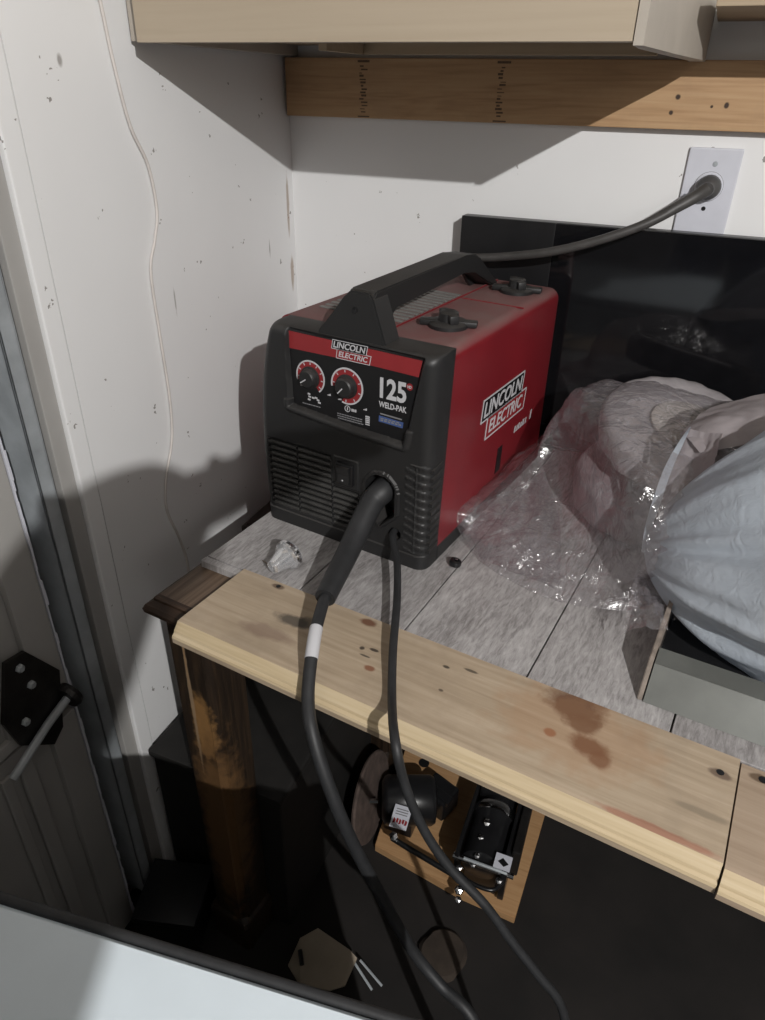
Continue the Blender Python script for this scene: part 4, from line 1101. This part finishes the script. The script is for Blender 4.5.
cov = {0,1,2,3,8,9,10,13,14,15,18,19,20,23,24,25}
VB = [(v[0], (tuple(x*.80 for x in v[1]) if isinstance(v[1], tuple) else v[1]*.80) if i in cov else v[1]) for i, v in enumerate(V)]
obj('body', skin_body(VB, E_), M['skin'], person, smooth='all')
def puff(parts, k, m, nm):
    bm = None
    for idx, ed in parts:
        mp = {j: i for i, j in enumerate(idx)}
        VV = [(V[j][0], tuple(x+k for x in V[j][1]) if isinstance(V[j][1], tuple) else V[j][1]+k) for j in idx]
        b_ = skin_body(VV, [(mp[a], mp[b]) for a, b in ed]); bm = b_ if bm is None else merge(bm, b_)
    return obj(nm, bm, m, person, smooth='all')
V += [((.802,-1.685,.87), (.160,.120))]; VH = len(V)-1
puff([([1,2,3], [(1,2),(2,3)]), ([VH,0,1,2], [(VH,0),(0,1),(1,2)]), ([3,8,9,10], [(3,8),(8,9),(9,10)]), ([3,13,14,15], [(3,13),(13,14),(14,15)])], .014, M['sleeve'], 'sweater')
puff([([0,18,19,20], [(0,18),(18,19),(19,20)]), ([0,23,24,25], [(0,23),(23,24),(24,25)])], .012, M['jeans'], 'jeans')
hm = bmesh.new(); bmesh.ops.create_uvsphere(hm, u_segments=28, v_segments=18, radius=.098)
for v in hm.verts: v.co = Vector((v.co.x*.86, v.co.y*1.02-.010, max(v.co.z, -.03)*.95+.012*noise.noise(v.co*30)))
hm.transform(Matrix.Translation(Vector((.771,-1.612,1.640))-pp) @ Matrix.Rotation(.38, 4, 'Z'))
obj('hair', hm, M['machine_black'], person, smooth='all')
fdir = Vector((-.36,.90,-.15)).normalized(); fs = Vector((.93,.37,0)).normalized(); hc = Vector((.768,-1.592,1.585))-pp
obj('nose', lathe([(.0001,-.02),(.013,-.018),(.010,.0),(.006,.018),(.0001,.026)], 12, Mx=axis_mx(hc+fdir*.084, Vector((0,0,1))-fdir*.45)), M['skin'], person, smooth='all')
for sg in (-1, 1):
    obj('ear', lathe([(.0001,-.006),(.022,-.005),(.026,.0),(.020,.004),(.0001,.002)], 16, Mx=axis_mx(hc+fs*sg*.078-fdir*.01, fs*sg)), M['skin'], person, smooth='all')
    obj('eye', lathe([(.0001,-.002),(.010,-.001),(.008,.003),(.0001,.005)], 14, Mx=axis_mx(hc+fs*sg*.030+fdir*.083+Vector((0,0,.022)), fdir)), M['print_white'], person, smooth='all')
    obj('shoe', box(-.045, .045, -.08, .16, .0008, .085, .02, Mx=Matrix.Translation(Vector((.80+sg*.105,-1.695+sg*.02,0))-pp) @ Matrix.Rotation(.37, 4, 'Z')), M['machine_black'], person)
obj('mouth', box(-.022, .022, -.004, .004, -.004, .004, .003, Mx=frame(hc+fdir*.083+Vector((0,0,-.042)), fs, fdir)), M['print_red'], person)
fw = RC @ Vector((0,0,-1)); cu_ = RC @ Vector((0,1,0)); cr_2 = RC @ Vector((1,0,0))
pm = frame(CAM-fw*.012-cu_*.060, cr_2, cu_)
phb = box(-.038, .038, -.085, .075, .0, .009, .004, Mx=pm)
ph = obj('mobile_phone', phb, M['machine_black']); tag(ph, 'black mobile phone held up by the standing person', 'phone')


# ------------------------------------------------------------------ light
def lamp(name, typ, loc_, energy, size=.1, col=(1,1,1)):
    ld = bpy.data.lights.new(name, typ); ld.energy = energy; ld.color = col
    if typ == 'POINT': ld.shadow_soft_size = size
    if typ == 'AREA': ld.size = size
    o = bpy.data.objects.new(name, ld); COL.objects.link(o); o.location = loc_; return o
lamp('work_light', 'POINT', (1.65, -2.1, H+.74), 170, .011, (1, .985, .965))
fl = lamp('fill_light', 'AREA', (2.25, -2.95, 1.95), 7, .7, (1, .97, .93))
fl.rotation_euler = (Vector((.3, -.3, .9))-fl.location).to_track_quat('-Z', 'Y').to_euler()
wd = bpy.data.worlds.new('world'); C.world = wd; wd.use_nodes = True
wd.node_tree.nodes['Background'].inputs[0].default_value = (.6, .65, .7, 1); wd.node_tree.nodes['Background'].inputs[1].default_value = .05

C.view_settings.view_transform = 'Standard'; C.view_settings.look = 'None'
C.view_settings.exposure = 0; C.view_settings.gamma = 1; C.view_settings.use_curve_mapping = False
